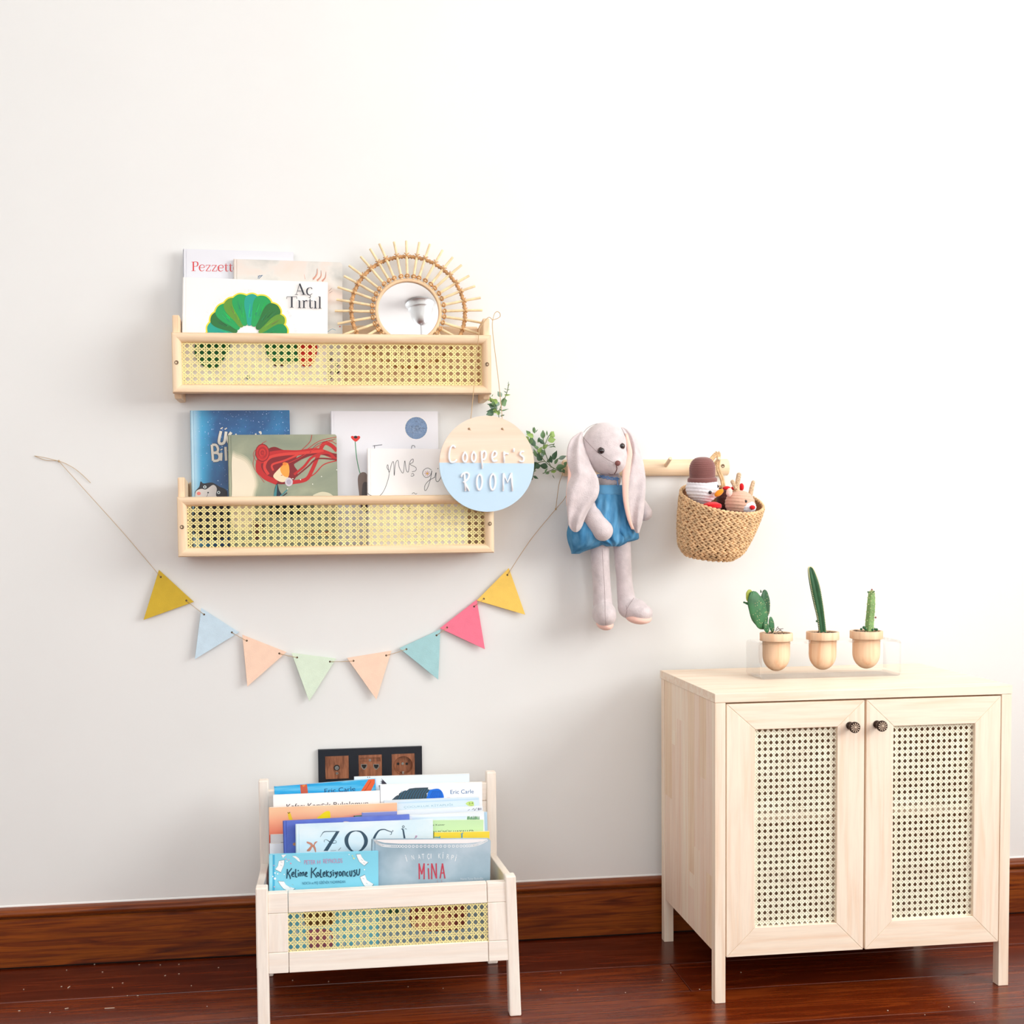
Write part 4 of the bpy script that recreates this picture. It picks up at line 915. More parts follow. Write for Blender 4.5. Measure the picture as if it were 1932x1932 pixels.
for i in range(NP+1):
    s = i/NP
    if s < .45: r_, h = 23.2+1.2*math.sin(s/.45*PI/2), s/.45*20
    else: a = (s-.45)/.55*PI/2; r_, h = 24.4*max(0, math.cos(a))**.75, 20+24*math.sin(a)
    prf.append(((r_+1.0*abs(math.sin(s*PI*15)))*H1, h*H1))
MB().lathe(hb_, prf, up, 48).link('hat', BY, t, smooth=True)
MB().lathe(hb_, [(((24.3+4.0*math.cos(a))+.4*abs(math.sin(a*4)))*H1, (-1+5.6*math.sin(a))*H1) for a in [2*PI*i/24 for i in range(25)]], up, 48, caps=False).link('hat_brim', BY, t, smooth=True)
cro(1356.5, 930, -.168, 10.5, .0052, 5.6, 5, 8, rot=Matrix.Rotation(-.62, 3, 'Y')).link('nose', yarn('orange_yarn', (248, 148, 36)), t, smooth=True)
cro(1343, 955, -.155, 19, .018, 8.5, 4, 24, .06).link('scarf', RY_, t, smooth=True)
for x, y, Y, r_ in ((1339.8, 929, -.163, 3.4), (1353.6, 917.5, -.151, 3)): MB().ell(P(x, y, Y), (mm(r_, Y),)*3, 14, 10).link('eye', EYE, t, smooth=True)
t = thing('crochet_reindeer', 'tan crochet reindeer with antlers and red nose, in the jute basket', 'soft toy', P(1396, 1000, -.14))
cro(1396, 950, -.142, 28.5, .031, 25, 12, 24, rot=ti).link('head', TY, t, smooth=True)
cro(1392, 985, -.135, 20, .022, 20, 8, 16).link('body', TY, t, smooth=True)
cro(1411, 957, -.160, 16, .016, 13, 7, 16).link('muzzle', WY, t, smooth=True)
cro(1419.5, 957.5, -.178, 5.6, .005, 4.6, 4, 8).link('nose', RY_, t, smooth=True)
for x, y, Y, r_ in ((1407, 946, -.171, 3.2), (1421, 951, -.165, 2.4)): MB().ell(P(x, y, Y), (mm(r_, Y),)*3, 14, 10).link('eye', EYE, t, smooth=True)
ey = MB(); cro(1376, 929, -.155, 6.2, .005, 8.5, 4, 10, rot=Matrix.Rotation(.15, 3, 'Y'), m=ey); ey.link('ear', yarn('pale_pink_yarn', (244, 208, 196)), t, smooth=True)
AY = mat('speckled_yarn', (222, 190, 156), .9, bump=.9, bscale=500, var=.25, vscale=420)
for pts in ([(1391, 930, -.145, 5.2), (1391, 915, -.145, 4.6), (1394, 896, -.145, 4.6)], [(1416, 932, -.14, 4.4), (1418, 922, -.14, 4.4), (1421, 910, -.14, 3.6)]):
    m = MB(); CAP(pts, m)
    if pts[0][0] == 1391: CAP([(1389, 923, -.147, 3.8), (1382, 909, -.147, 4.0)], m)
    m.link('antler', AY, t, smooth=True)
t = thing('crochet_doll', 'dark brown crochet toy with red bow, mostly hidden behind the snowman and reindeer', 'soft toy', P(1372, 1000, -.09))
cro(1366, 948, -.080, 14, .018, 25, 9, 18).link('body', yarn('dark_brown_yarn', (84, 48, 44)), t, smooth=True)
for x, y, rx, rz in ((1371, 921, 8, 4), (1399, 919, 4.5, 7.5), (1385, 921, 6, 4)): cro(x, y, -.105, rx, .006, rz, 4, 10).link('bow', RY_, t, smooth=True)
# ------------------------------------------------------------------ wall socket panel
zs = zc(590, 1400, 8.782)
A, B = P(600, 1414, -.009), P(796, 1409, -.009)
ox0, ox1, ozt = A.x, B.x, (A.z+B.z)/2; ozb = ozt-.086
t = thing('socket_panel', 'black triple wall socket frame with walnut inserts above the book rack', 'socket', ((ox0+ox1)/2, 0, ozb))
WAL = ramp_mat('walnut', [(.3, (112, 66, 44)), (.5, (148, 92, 64)), (.7, (172, 112, 80))], (160, 160, 30), 4, .6, .4, fine=((500, 500, 60), .15))
mods = []
for a, b in ((613.3, 658.3), (676.5, 720.7), (738.9, 782.7)):
    mods.append((P(a, 1440, -.009).x, P(b, 1440, -.009).x))
mz1 = ozt-.0145; mz0 = mz1-.0505
mb = MB(); xs = [ox0]+[v for m in mods for v in m]+[ox1]
mb.box((ox0, -.009, mz1), (ox1, -.0005, ozt)).box((ox0, -.009, ozb), (ox1, -.0005, mz0))
for i in range(0, 8, 2): mb.box((xs[i], -.009, mz0), (xs[i+1], -.0005, mz1))
mb.link('frame', BLACKM, t)
def disc(x, y, Y, r, m, par, name, d=.001, seg=20, ring=None):
    q = P(x, y, Y); R0 = mm(r, Y)
    MB().lathe(q, [(ring*R0 if ring else .0001, 0), (ring*R0 if ring else .0001, d), (R0, d), (R0, 0)], (0, -1, 0), seg, caps=not ring).link(name, m, par, auto=True)
CHRM = mat('nickel', (190, 190, 186), .25, 1); DARK = mat('socket_dark', (24, 20, 18), .6)
for i, (a, b) in enumerate(mods):
    if i == 0:
        m_ = MB().box((a+.0003, -.0085, mz0+.0003), (b-.0003, -.001, mz1-.0003)).link('walnut_insert', WAL, t, bevel=.0004)
        disc(635.5, 1448.4, -.0086, 5.6, DARK, m_, 'aerial_port', .0006); disc(635.5, 1448.4, -.0092, 3.9, CHRM, m_, 'aerial_pin', .003, ring=.45); disc(635.5, 1448.4, -.0092, 1.4, CHRM, m_, 'aerial_pin', .002)
        disc(635.9, 1459, -.0086, 2.5, CHRM, m_, 'screw', .0008); disc(635.9, 1459, -.0094, .9, DARK, m_, 'screw_slot', .0002)
    elif i == 1:
        zl = P(698, 1429.6, -.0085).z; zl2 = P(698, 1437, -.0085).z
        mb = MB().box((a+.0003, -.0085, zl), (b-.0003, -.001, mz1-.0003)).box((a+.0003, -.0085, zl2), (a+.003, -.001, zl)).box((b-.003, -.0085, zl2), (b-.0003, -.001, zl)).box((a+.003, -.0055, zl2), (b-.003, -.001, zl)).box((a+.0003, -.0085, mz0+.0003), (b-.0003, -.001, zl2))
        m_ = mb.link('walnut_insert', WAL, t)
        disc(698, 1434.2, -.0056, 2.4, CHRM, m_, 'screw', .0008)
        for x in (686.8, 709.8):
            q = [P(x+dx, 1446.9+dy, -.0087) for dx, dy in ((-5.6, -5.2), (5.6, -5.2), (5.6, .5), (2.8, 3.6), (1.6, 5.2), (-1.6, 5.2), (-2.8, 3.6), (-5.6, .5))]
            MB().prism(q, (0, .0007, 0)).link('network_port', CHRM, m_)
            q = [P(x+dx, 1446.9+dy, -.0089) for dx, dy in ((-4.3, -4.2), (4.3, -4.2), (4.3, -1), (1.2, 3), (-1.2, 3), (-4.3, -1))]
            MB().prism(q, (0, .0003, 0)).link('port_opening', DARK, m_)
    else:
        c_ = P(760.8, 1443.8, -.0085); R0 = mm(17.6, -.0085); N = 48; mb = MB()
        cir = [(c_.x+R0*math.cos(2*PI*j/N), c_.z+R0*math.sin(2*PI*j/N)) for j in range(N)]
        def sq(j):
            an = 2*PI*j/N; dx, dz = math.cos(an), math.sin(an)
            k_ = min(((b-.0003-c_.x)/dx if dx > 0 else (a+.0003-c_.x)/dx) if abs(dx) > 1e-6 else 9, ((mz1-.0003-c_.z)/dz if dz > 0 else (mz0+.0003-c_.z)/dz) if abs(dz) > 1e-6 else 9)
            return (c_.x+dx*k_, c_.z+dz*k_)
        sqs = [sq(j) for j in range(N)]
        mb.rings([[Vector((x, -.0085, z)) for x, z in sqs], [Vector((x, -.0085, z)) for x, z in cir], [Vector((x, -.0095, z)) for x, z in [(c_.x+(x-c_.x)*.985, c_.z+(z-c_.z)*.985) for x, z in cir]], [Vector((x, -.0008, z)) for x, z in [(c_.x+(x-c_.x)*.9, c_.z+(z-c_.z)*.9) for x, z in cir]], [Vector((c_.x+(x-c_.x)*.01, -.0006, c_.z+(z-c_.z)*.01)) for x, z in cir]], False)
        m_ = mb.link('walnut_insert', WAL, t, auto=True)
        for x in (751.1, 767.4): disc(x, 1441, -.0012, 2.5, DARK, m_, 'pin_hole', .0004)
        disc(759.7, 1440.6, -.0012, 2.5, CHRM, m_, 'screw', .0006)
        q = P(760, 1457.3, -.002); MB().box((q.x-.0022, -.0075, q.z-.003), (q.x+.0022, -.001, q.z+.003)).link('earth_clip', CHRM, m_, bevel=.0005)

# ------------------------------------------------------------------ book rack
rk = thing('book_rack', 'pale wooden book rack with cane front standing on the floor, full of picture books', 'book rack', (.29, -.27, 0))
RW = maple
YT, YB_ = -.386, -.400                                  # front panel plane leans forward towards the bottom
zT = P(730, 1675.2, YT).z; zBt = P(732, 1825, YB_).z
def yf_at(z): return YT+(YB_-YT)*(zT-z)/(zT-zBt)
pn_ = Vector((0, -(zT-zBt), (YT-YB_)*-1)).normalized(); pn_ = Vector((0, -1, 0))
xl0 = P(505, 1686, YT).x; xr0 = P(955.5, 1664, YT).x
sx0, sx1 = P(543.2, 1700, -.39).x, P(919.5, 1690, -.39).x
zr1 = P(543, 1722.5, -.389).z; zr0 = P(543, 1796.8, -.397).z
def slab(xa, xb, za, zb_, name, m, th=.017, off=0, bev=.0012):
    q = [(xa, yf_at(za)+off, za), (xb, yf_at(za)+off, za), (xb, yf_at(zb_)+off, zb_), (xa, yf_at(zb_)+off, zb_)]
    return MB().prism(q, (0, th, 0)).link(name, m, rk, bevel=bev)
g = .0005
slab(sx0+g, sx1-g, zr1, zT, 'top_rail', RW('x')); slab(sx0+g, sx1-g, zBt, zr0, 'bottom_rail', RW('x'))
for xa, xb in ((xl0, sx0-g), (sx1+g, xr0)):
    slab(xa, xb, zr1+.0003, zT, 'corner_block', RW('x')); slab(xa, xb, zBt, zr0-.0003, 'corner_block', RW('x')); slab(xa, xb, zr0+.0002, zr1-.0002, 'stile', RW('z'), off=.0002)
mb = MB(); O = Vector((sx0-.002, yf_at(zr0)+.0035, zr0-.002)); vv = Vector((0, yf_at(zr1)-yf_at(zr0), zr1-zr0)).normalized()
cane(O, Vector((1, 0, 0)), vv, Vector((1, 0, 0)).cross(vv), sx1-sx0+.004, zr1-zr0+.004, .01226, .01376, mb, -.0003, .0032)
mb.link('cane_webbing', CANE, rk, kind='stuff')
zl_t = P(963, 1649, -.376).z
for i, (xa, xb, xc, xd) in enumerate(((P(481.5,1670,-.39).x, P(504.5,1670,-.39).x, P(486,1920,-.408).x, P(508.5,1920,-.408).x), (P(953.5,1650,-.39).x, P(973.5,1650,-.39).x, P(962,1916,-.408).x, P(984,1917,-.408).x))):
    mb = MB(); f0, f1 = -.3895, -.408
    mb.add([(xc, f1, 0), (xd, f1, 0), (xd, f1+.024, 0), (xc, f1+.024, 0), (xa, f0, zl_t), (xb, f0, zl_t), (xb, f0+.024, zl_t), (xa, f0+.024, zl_t)],
           [(0,3,2,1),(4,5,6,7),(0,1,5,4),(1,2,6,5),(2,3,7,6),(3,0,4,7)])
    mb.link('leg', RW('z'), rk, bevel=.0025)
zp_t = (P(927, 1458, -.128).z+P(496, 1472, -.128).z)/2
bxl = (P(487.5, 1475, -.128).x, P(506, 1475, -.128).x); bxr = (P(918, 1460, -.128).x, P(936, 1460, -.128).x)
for (xa, xb), (xc, xd) in ((bxl, (P(496, 1843, -.146).x, P(516, 1843, -.146).x)), (bxr, (P(920.5, 1818, -.146).x, P(939.5, 1818, -.146).x))):
    mb = MB(); f0, f1 = -.128, -.146
    mb.add([(xc, f1, 0), (xd, f1, 0), (xd, f1+.022, 0), (xc, f1+.022, 0), (xa, f0, zp_t), (xb, f0, zp_t), (xb, f0+.022, zp_t), (xa, f0+.022, zp_t)],
           [(0,3,2,1),(4,5,6,7),(0,1,5,4),(1,2,6,5),(2,3,7,6),(3,0,4,7)])
    mb.link('post', RW('z'), rk, bevel=.0025)
zsb = P(930, 1612, -.15).z
for xa, xb in ((bxl[0]+.004, bxl[1]-.0015), (bxr[0]+.001, bxr[1]-.005)):
    MB().prism([(xa, -.146, zBt+.004), (xa, -.142, zsb), (xa, -.37, zl_t-.008), (xa, -.383, zBt+.004)], (xb-xa, 0, 0)).link('side_panel', RW('y'), rk, bevel=.0015)
MB().box((bxl[1], -.143, zBt+.006), (bxr[0], -.385, zBt+.014)).link('bottom_board', RW('x'), rk)
zb1, zb0 = P(912, 1477, -.127).z, P(912, 1510, -.127).z
MB().box((bxl[1]-.001, -.127, zb0), (bxr[0]+.001, -.112, zb1)).link('back_rail', RW('x'), rk, bevel=.001)
MB().box((bxl[1]-.001, -.128, zBt+.014), (bxr[0]+.001, -.118, zb0-.001)).link('back_panel', RW('x'), rk)

ZB = zBt+.0212; LEAN = 4
def rbook(label, TL, TR, Yb, th=.006, cover=(255, 255, 255), **kw):
    Y = Yb
    for _ in range(5): Y = Yb+(P(*TL, Y).z-ZB)*math.tan(math.radians(LEAN))
    kw.setdefault('hard', False)
    return book(label, TL, TR, Y, ZB, LEAN, th, cover, group=None, **kw)
za = zc(480, 1440, 7.728); zb3 = zc(700, 1440, 7.728)
PW_ = (240, 246, 252)
t, p = rbook('very pale blue picture book with black feathers, rearmost in the book rack', (668, 1466), (885.5, 1460), -.176, .007, (232, 242, 250))
p.poly([zb3(*q) for q in [(148,215),(232,300),(150,312),(160,296),(128,292),(160,280),(132,262),(165,262),(140,240),(170,250)]], (52, 48, 62))
for q in range(5): p.stroke([zb3(112+q*4, 330+q*14), zb3(130, 326+q*16)], 1.3, (48, 44, 58), same=q > 0)
p.ell(*za(1652, 203), .9, .9, (40, 40, 50)); p.ell(*za(1680, 203), .9, .9, (40, 40, 50)); p.link(t)
t, p = rbook('bright blue streaked picture book with orange strokes, left rear of the book rack', (517, 1484.2), (708, 1469.3), -.185, .006, (42, 170, 226),
             cm=ramp_mat('streaked_blue_cover', [(.3, (20, 152, 216)), (.5, (48, 176, 230)), (.7, (120, 206, 240))], (10, 10, 120), 5, .5, .4))
p.poly([za(*q) for q in [(665,305),(765,300),(785,460),(680,465)]], (206, 92, 66)); p.poly([za(*q) for q in [(690,310),(745,303),(740,330),(710,345)]], (236, 140, 60))
p.poly([za(*q) for q in [(1670,225),(1720,215),(1755,235),(1755,290),(1690,420),(1540,425)]], (232, 98, 48)); p.stroke([za(1700,260), za(1640,360), za(1600,410)], 1.5, (190, 74, 44))
p.text('Eric Carle', za(1025, 436), za(1472, 400), 8.3, (22, 62, 110)); p.link(t)
t, p = rbook('white picture book with bold black serif title at the left of the book rack', (515, 1500.2), (716.5, 1492), -.2035, .006, (252, 253, 254))
p.text('Kafası Karışık Bukalemun', za(470, 668), za(1662, 618), 9.5, (28, 34, 50)); p.link(t)
t, p = rbook('white picture book with dark blue feather and blue name lettering in the book rack', (717.5, 1480.5), (909.6, 1475.6), -.197, .006, (250, 252, 254))
p.poly([zb3(*q) for q in [(295,540),(350,490),(385,465),(400,470),(410,440),(500,395),(515,402),(560,370),(650,358),(835,352),(830,375),(865,400),(810,440),(825,520),(600,530)]], (58, 78, 90))
for i in range(22):
    x = 380+i*20; p.stroke([zb3(x, 530), zb3(x+30, 470-i*2), zb3(x+70, 400-i)], .7, (30, 110, 150) if i % 2 else (40, 52, 62), same=i > 0)
p.blob([zb3(*q) for q in [(820,480),(850,400),(920,375),(990,375),(1040,420),(1062,500),(1010,520),(830,520)]], (14, 112, 222))
for i in range(10): p.stroke([zb3(850+i*20, 515), zb3(880+i*16, 440), zb3(900+i*12, 400)], .6, (10, 74, 160), same=i > 0)
p.text('Eric Carle', zb3(1158, 448), zb3(1498, 438), 7.6, (40, 104, 164)); p.stroke([zb3(1105,497), zb3(1155,496)], .5, (230, 160, 170)); p.link(t)
t, p = rbook('pale blue picture book with a small green age leaf at its corner', (724, 1510.6), (904, 1503.6), -.210, .006, (216, 232, 244), rnd=.004)
p.text('ÇOCUKLUK KİTAPLIĞI', zb3(480, 655), zb3(1190, 618), 3.6, (150, 190, 204))
p.stroke([zb3(390,580), zb3(1570,520)], 2.5, (196, 222, 240)); p.blob([zb3(*q) for q in [(1380,590),(1420,560),(1490,560),(1500,620),(1470,645),(1420,620)]], (196, 222, 130))
p.text('2-4', zb3(1425, 600), zb3(1490, 596), 3.6, (60, 84, 50)); p.text('yaş', zb3(1440, 630), zb3(1478, 628), 2, (60, 84, 50)); p.link(t)
t, p = rbook('white picture book with faint dark marks, just behind the grassy white book', (722, 1531.5), (910.5, 1520.5), -.219, .005, (240, 242, 246))
p.stroke([zb3(1412,690), zb3(1440,672)], .8, (120, 120, 140)); p.stroke([zb3(1470,680), zb3(1500,660), zb3(1510,690), zb3(1540,650)], .8, (110, 110, 120)); p.ell(*zb3(1570, 668), 2, 2.4, (150, 150, 160)); p.ell(*zb3(1600, 666), 1.6, 2.2, (180, 180, 190)); p.link(t)
t, p = rbook('orange sunset picture book with yellow shapes at the left of the book rack', (507, 1524), (749, 1515.2), -.230, .007, (250, 206, 166),
             cm=ramp_mat('sunset_cover', [(.3, (250, 186, 148)), (.5, (252, 206, 164)), (.7, (254, 226, 186))], (6, 6, 14), 2, .2, .4, grad=((2, .17, .25, (246, 104, 84)),)))
p.poly([za(*q) for q in [(215,1050),(240,1040),(240,1190),(218,1190)]], (232, 92, 60))
for k_, c_ in ((1, (250, 170, 150)), (.6, (246, 130, 122))): p.blob([za(1480+x*k_, 800+y*k_) for x, y in [(-260,10),(-160,-30),(0,-60),(90,-60),(90,40),(-200,40)]], c_)
p.blob([za(*q) for q in [(488,725),(520,720),(545,790),(555,820),(505,822)]], (240, 200, 44)); p.stroke([za(485,715), za(500,730), za(520,712)], 1.1, (80, 56, 44))
p.blob([za(*q) for q in [(920,806),(960,760),(1030,708),(1085,698),(1105,725),(1090,812)]], (248, 224, 20))
p.poly([za(*q) for q in [(1450,765),(1570,755),(1570,780),(1450,785)]], (96, 150, 122)); p.ell(*za(1572, 766), 1.2, 1.8, (40, 60, 50)); p.ell(*za(1455, 775), 1.2, 1.5, (40, 60, 50)); p.link(t)
t, p = rbook('light sky-blue picture book showing only its right edge beside the rack post', (728, 1541), (919, 1532), -.240, .005, (190, 222, 242)); p.link(t)
t, p = rbook('pale grey picture book, upper of the two short ones at the rack left side', (510, 1575), (630, 1571), -.243, .006, (226, 222, 222)); p.stroke([za(385,1160), za(425,1158)], 1.4, (60, 48, 50)); p.link(t)
t, p = rbook('small lilac picture book peeking out above the long indigo book', (682.5, 1533.8), (749, 1531), -.250, .005, (136, 148, 214)); p.stroke([za(1640,800), za(1740,770), za(1850,800), za(1930,820)], .7, (180, 188, 232))
for x in (1775, 1880, 1905): p.ell(*za(x, 766), .5, .5, (226, 230, 250))
p.link(t)
t, p = rbook('white picture book, lower of the two short ones at the rack left side', (508.5, 1592), (626, 1588), -.254, .006, (238, 238, 242)); p.link(t)
t, p = rbook('white picture book with a strip of green grass print at its top right', (752, 1540), (913.3, 1531.3), -.260, .005, (238, 244, 250))
p.poly([zb3(*q) for q in [(600,790),(1390,770),(1390,830),(600,830)]], (212, 228, 244))
for i in range(46): x = 1400+i*4; p.stroke([zb3(x, 822), zb3(x+rs.uniform(-8, 8), 768+rs.uniform(0, 20))], .7, rs.choice([(120, 176, 130), (150, 196, 150), (96, 156, 116)]), same=i > 0, smooth=False)
p.poly([zb3(*q) for q in [(1655,712),(1680,716),(1690,990),(1668,985)]], (190, 224, 240)); p.link(t)
t, p = rbook('long indigo-blue hardback behind the book with large dark capitals', (533.4, 1549.5), (772.5, 1537), -.272, .008, (90, 108, 200), hard=True,
             cm=ramp_mat('indigo_cover', [(.3, (84, 104, 196)), (.5, (100, 122, 208)), (.7, (128, 146, 220))], (10, 10, 14), 5, .4, .35))
p.stroke([za(1900,760), za(1820,770)], 2, (120, 132, 212)); p.ell(*za(590, 1180), 4, 3, (196, 140, 96)); p.blob([za(*q) for q in [(1300,852),(1340,848),(1390,856),(1380,870),(1310,872)]], (238, 214, 196)); p.link(t)
t, p = rbook('pale green picture book with thin black lettering, above the yellow one', (800, 1547.9), (912.2, 1546.8), -.266, .005, (204, 236, 184))
p.text('Cécile Kaiser', zb3(790, 914), zb3(1078, 906), 3, (60, 84, 62)); p.text('EN BÜYÜK HAYALLER', zb3(880, 1038), zb3(1500, 1020), 6.5, (30, 34, 34)); p.link(t)
t, p = rbook('pale sky-blue hardback with large dark swirling capitals in the middle of the rack', (557.3, 1556), (816.7, 1546.4), -.287, .008, (226, 242, 250), hard=True,
             cm=ramp_mat('sky_cover', [(.3, (206, 234, 248)), (.5, (228, 243, 250)), (.7, (244, 250, 253))], (8, 8, 16), 4, .4, .35))
DI = (58, 82, 100)
def vs(pts, m=za): p.stroke([m(x, y)+(w_,) for x, y, w_ in pts], 1, DI)
vs([(960,1075,.6),(985,1035,1),(1020,1000,1.6),(1120,995,1.4),(1240,995,1.4)]); p.poly([za(*q) for q in [(1190,998),(1240,995),(1070,1278),(1008,1278)]], DI)
vs([(1020,1150,.8),(1018,1125,.8),(1050,1115,.8),(1090,1140,1.4),(1140,1165,1.4),(1190,1160,.9),(1192,1135,.8),(1165,1130,.8)]); vs([(1110,1275,.5),(1190,1272,.5)]); vs([(1225,1270,1),(1262,1230,.8)])
vs([(1480,985,1.2),(1400,1010,3.6),(1345,1090,7),(1350,1180,6.5),(1400,1262,4)]); vs([(1480,985,1.2),(1560,1005,3.6),(1620,1090,7),(1620,1180,6.5),(1565,1262,4)]); vs([(1400,1262,4),(1480,1300,1.5),(1565,1262,4)])
vs([(40,1105,4.6),(70,1040,4),(120,980,2.6),(190,965,1.8),(250,985,1.6),(300,1000,1.2),(322,985,.9),(310,975,.8)], zb3); vs([(40,1105,5),(30,1200,7),(60,1270,4)], zb3); vs([(300,1005,1.2),(295,1035,1),(275,1040,.8)], zb3)
vs([(440,960,.9),(465,965,2.6),(480,1040,3),(490,1105,3.4),(495,1200,3.4)], zb3); vs([(455,925,1),(470,910,1),(487,925,1),(470,942,1),(455,925,1)], zb3); vs([(490,960,.8),(505,952,.8),(520,965,.8)], zb3)
OR = (206, 136, 112)
p.blob([za(*q) for q in [(765,1142),(830,1160),(860,1190),(880,1150),(920,1140),(880,1190),(895,1240),(895,1300),(850,1220),(820,1270),(790,1282),(765,1270),(820,1200),(770,1165)]], OR)
p.stroke([zb3(620,1100), zb3(655,1080), zb3(670,1060), zb3(650,1060), zb3(660,1085)], .9, (186, 120, 168)); p.stroke([zb3(770,1105), zb3(825,1102)], .8, (150, 150, 170)); p.link(t)
t, p = rbook('bright yellow picture book with blue lettering at the right of the rack', (818.8, 1570.9), (923.6, 1568.9), -.2755, .005, (252, 222, 72))
BL = (66, 158, 196)
p.stroke([zb3(918,1078), zb3(1005,1082)], 1.8, BL, smooth=False); p.stroke([zb3(1005,1065), zb3(1000,1110)], 1.8, BL); p.stroke([zb3(1305,1035)+(1.2,), zb3(1325,1022)+(2.4,), zb3(1325,1110)+(2.4,)], 2, BL, smooth=False); p.stroke([zb3(1325,1022)+(2,), zb3(1348,1015)+(1,)], 1, BL); p.link(t)
t, p = rbook('grey-blue hardback with white lace edge and red title, rack front right', (701, 1584), (926, 1582.5), -.345, .009, (160, 182, 196), hard=True, rnd=.006,
             cm=ramp_mat('misty_cover', [(.3, (142, 168, 184)), (.5, (166, 188, 202)), (.7, (190, 206, 218))], (14, 14, 14), 8, .2, .35))
p.poly([zb3(*q) for q in [(60,1106),(300,1104),(900,1102),(1700,1098),(1660,1125),(1560,1150),(1400,1166),(900,1172),(400,1172),(200,1160),(100,1135)]], (246, 240, 240))
lace = [zb3(*q) for q in [(60,1110),(100,1155),(190,1190),(420,1200),(900,1200),(1400,1195),(1560,1170),(1690,1110)]]
ls = spline(lace, 9)
for i in range(0, len(ls)-1):
    x, y = ls[i]; p.stroke([(x+2.2*math.cos(a), y+1.4+2.2*math.sin(a)) for a in [2*PI*j/8 for j in range(9)]], 1.0, (246, 248, 250), same=i > 0, smooth=False)
for ch, x, y, r_ in (('İ',520,1432,.28),('N',600,1412,.2),('A',690,1402,.12),('T',745,1395,.08),('Ç',820,1393,.03),('I',868,1390,0),('K',980,1388,0),('İ',1040,1390,-.05),('R',1100,1395,-.1),('P',1165,1405,-.16),('İ',1220,1428,-.24)):
    w2 = 22 if ch in 'Iİ' else 50; x0, y0 = x, y; x1, y1 = x+w2*math.cos(r_)*.7, y-w2*math.sin(r_)*.7
    if ch in 'Iİ': p.stroke([zb3(x+6, y), zb3(x+6-r_*70, y-72)], 1.2, (238, 242, 246), smooth=False); 
    if ch == 'İ': p.ell(*zb3(x+6-r_*90, y-88), .8, .8, (238, 242, 246))
    if ch not in 'Iİ': p.text(ch, zb3(x0, y0), zb3(x1, y1), 9.5, (238, 242, 246))
CR = (196, 62, 84)
for pts in ([(705,1690),(700,1460)], [(700,1460),(740,1620)], [(740,1620),(775,1458)], [(775,1458),(775,1690)], [(845,1690),(835,1530)], [(885,1690),(885,1460)], [(885,1460),(955,1680)], [(955,1680),(950,1458)], [(1008,1680),(1042,1460)], [(1042,1460),(1078,1680)], [(1020,1600),(1062,1598)]):
    p.stroke([zb3(*q) for q in pts], 2.3, CR, smooth=False)
p.ell(*zb3(832, 1475), 1.5, 1.5, CR)
p.text('Nuran Turan Bıyıkoğlu', zb3(1308, 1702), zb3(1635, 1694), 4.2, (216, 226, 234)); p.text('Resimleyen Merve Atılgan', zb3(1320, 1746), zb3(1645, 1736), 3, (208, 220, 230))
for x in (965, 1030): p.stroke([zb3(x, 1700), zb3(x+6, 1790)], .5, (176, 120, 130))
# lower part of the picture, seen through the cane
hz = zc(470, 1400, 3.632)
p.blob([hz(*q) for q in [(1120,1120),(1300,1100),(1480,1110),(1480,1260),(1380,1290),(1130,1280)]], (140, 62, 54)); p.blob([hz(*q) for q in [(1140,1220),(1240,1180),(1360,1180),(1400,1260),(1300,1270),(1150,1290)]], (206, 140, 116))
p.blob([hz(*q) for q in [(950,1140),(1020,1140),(1020,1180),(950,1180)]], (46, 88, 66)); p.link(t)
t, p = rbook('light blue hardback with dark brush title and white paper scraps, rack front left', (507.4, 1612.8), (713.8, 1606.5), -.359, .009, (134, 214, 238), hard=True)
p.poly([za(*q) for q in [(212,1330),(265,1330),(265,1900),(205,1900)]], (150, 222, 242)); p.poly([za(*q) for q in [(268,1330),(296,1330),(296,1900),(262,1900)]], (72, 178, 220))
scr = [[(390,1335),(470,1330),(440,1360),(415,1385)], [(545,1350),(600,1350),(650,1385),(680,1445),(640,1430),(600,1390)], [(355,1420),(440,1405),(435,1480),(385,1595),(300,1550),(340,1500)], [(340,1715),(430,1720),(460,1770),(510,1800),(600,1828),(520,1882),(420,1830),(370,1770)],
       [(1480,1325),(1545,1320),(1570,1370),(1610,1420),(1665,1445),(1605,1498),(1530,1440),(1500,1380)], [(1535,1655),(1610,1620),(1640,1700),(1745,1765),(1690,1830),(1600,1790),(1560,1720)], [(1040,1860),(1100,1820),(1200,1845),(1260,1835),(1250,1880),(1050,1885)]]
for sc2 in scr:
    p.poly([za(*q) for q in sc2], (88, 130, 150)); cxm = sum(q[0] for q in sc2)/len(sc2); cym = sum(q[1] for q in sc2)/len(sc2)
    p.poly([za(cxm+(x-cxm)*.93, cym+(y-cym)*.93) for x, y in sc2], (246, 248, 250))
for (x, y) in [(395,1440),(392,1490),(560,1770),(520,1810),(1570,1410),(1600,1450),(1590,1680),(1640,1750)]: p.stroke([za(x-14, y-6), za(x+12, y+8)], .5, (140, 150, 160))
for (x, y, r_, c_) in [(530,1460,1.4,(226,150,180)),(500,1410,1.1,(230,170,190)),(300,1600,1.4,W_),(340,1612,1.2,W_),(300,1680,2.2,W_),(270,1650,1.2,W_),(435,1620,1,W_),(1605,1550,1.2,W_),(1570,1700,1,W_),(460,1395,1.2,(230,170,190)),(1430,1350,1.4,(200,220,170)),(1450,1385,1.6,(226,226,150)),(1380,1330,1,W_),(285,1490,1.2,(200,170,210)),(290,1800,1.2,(230,170,190)),(1775,1800,1.4,(226,150,180)),(475,1430,1,W_)]:
    p.ell(*za(x, y), r_, r_, c_)
PK = (206, 136, 172)
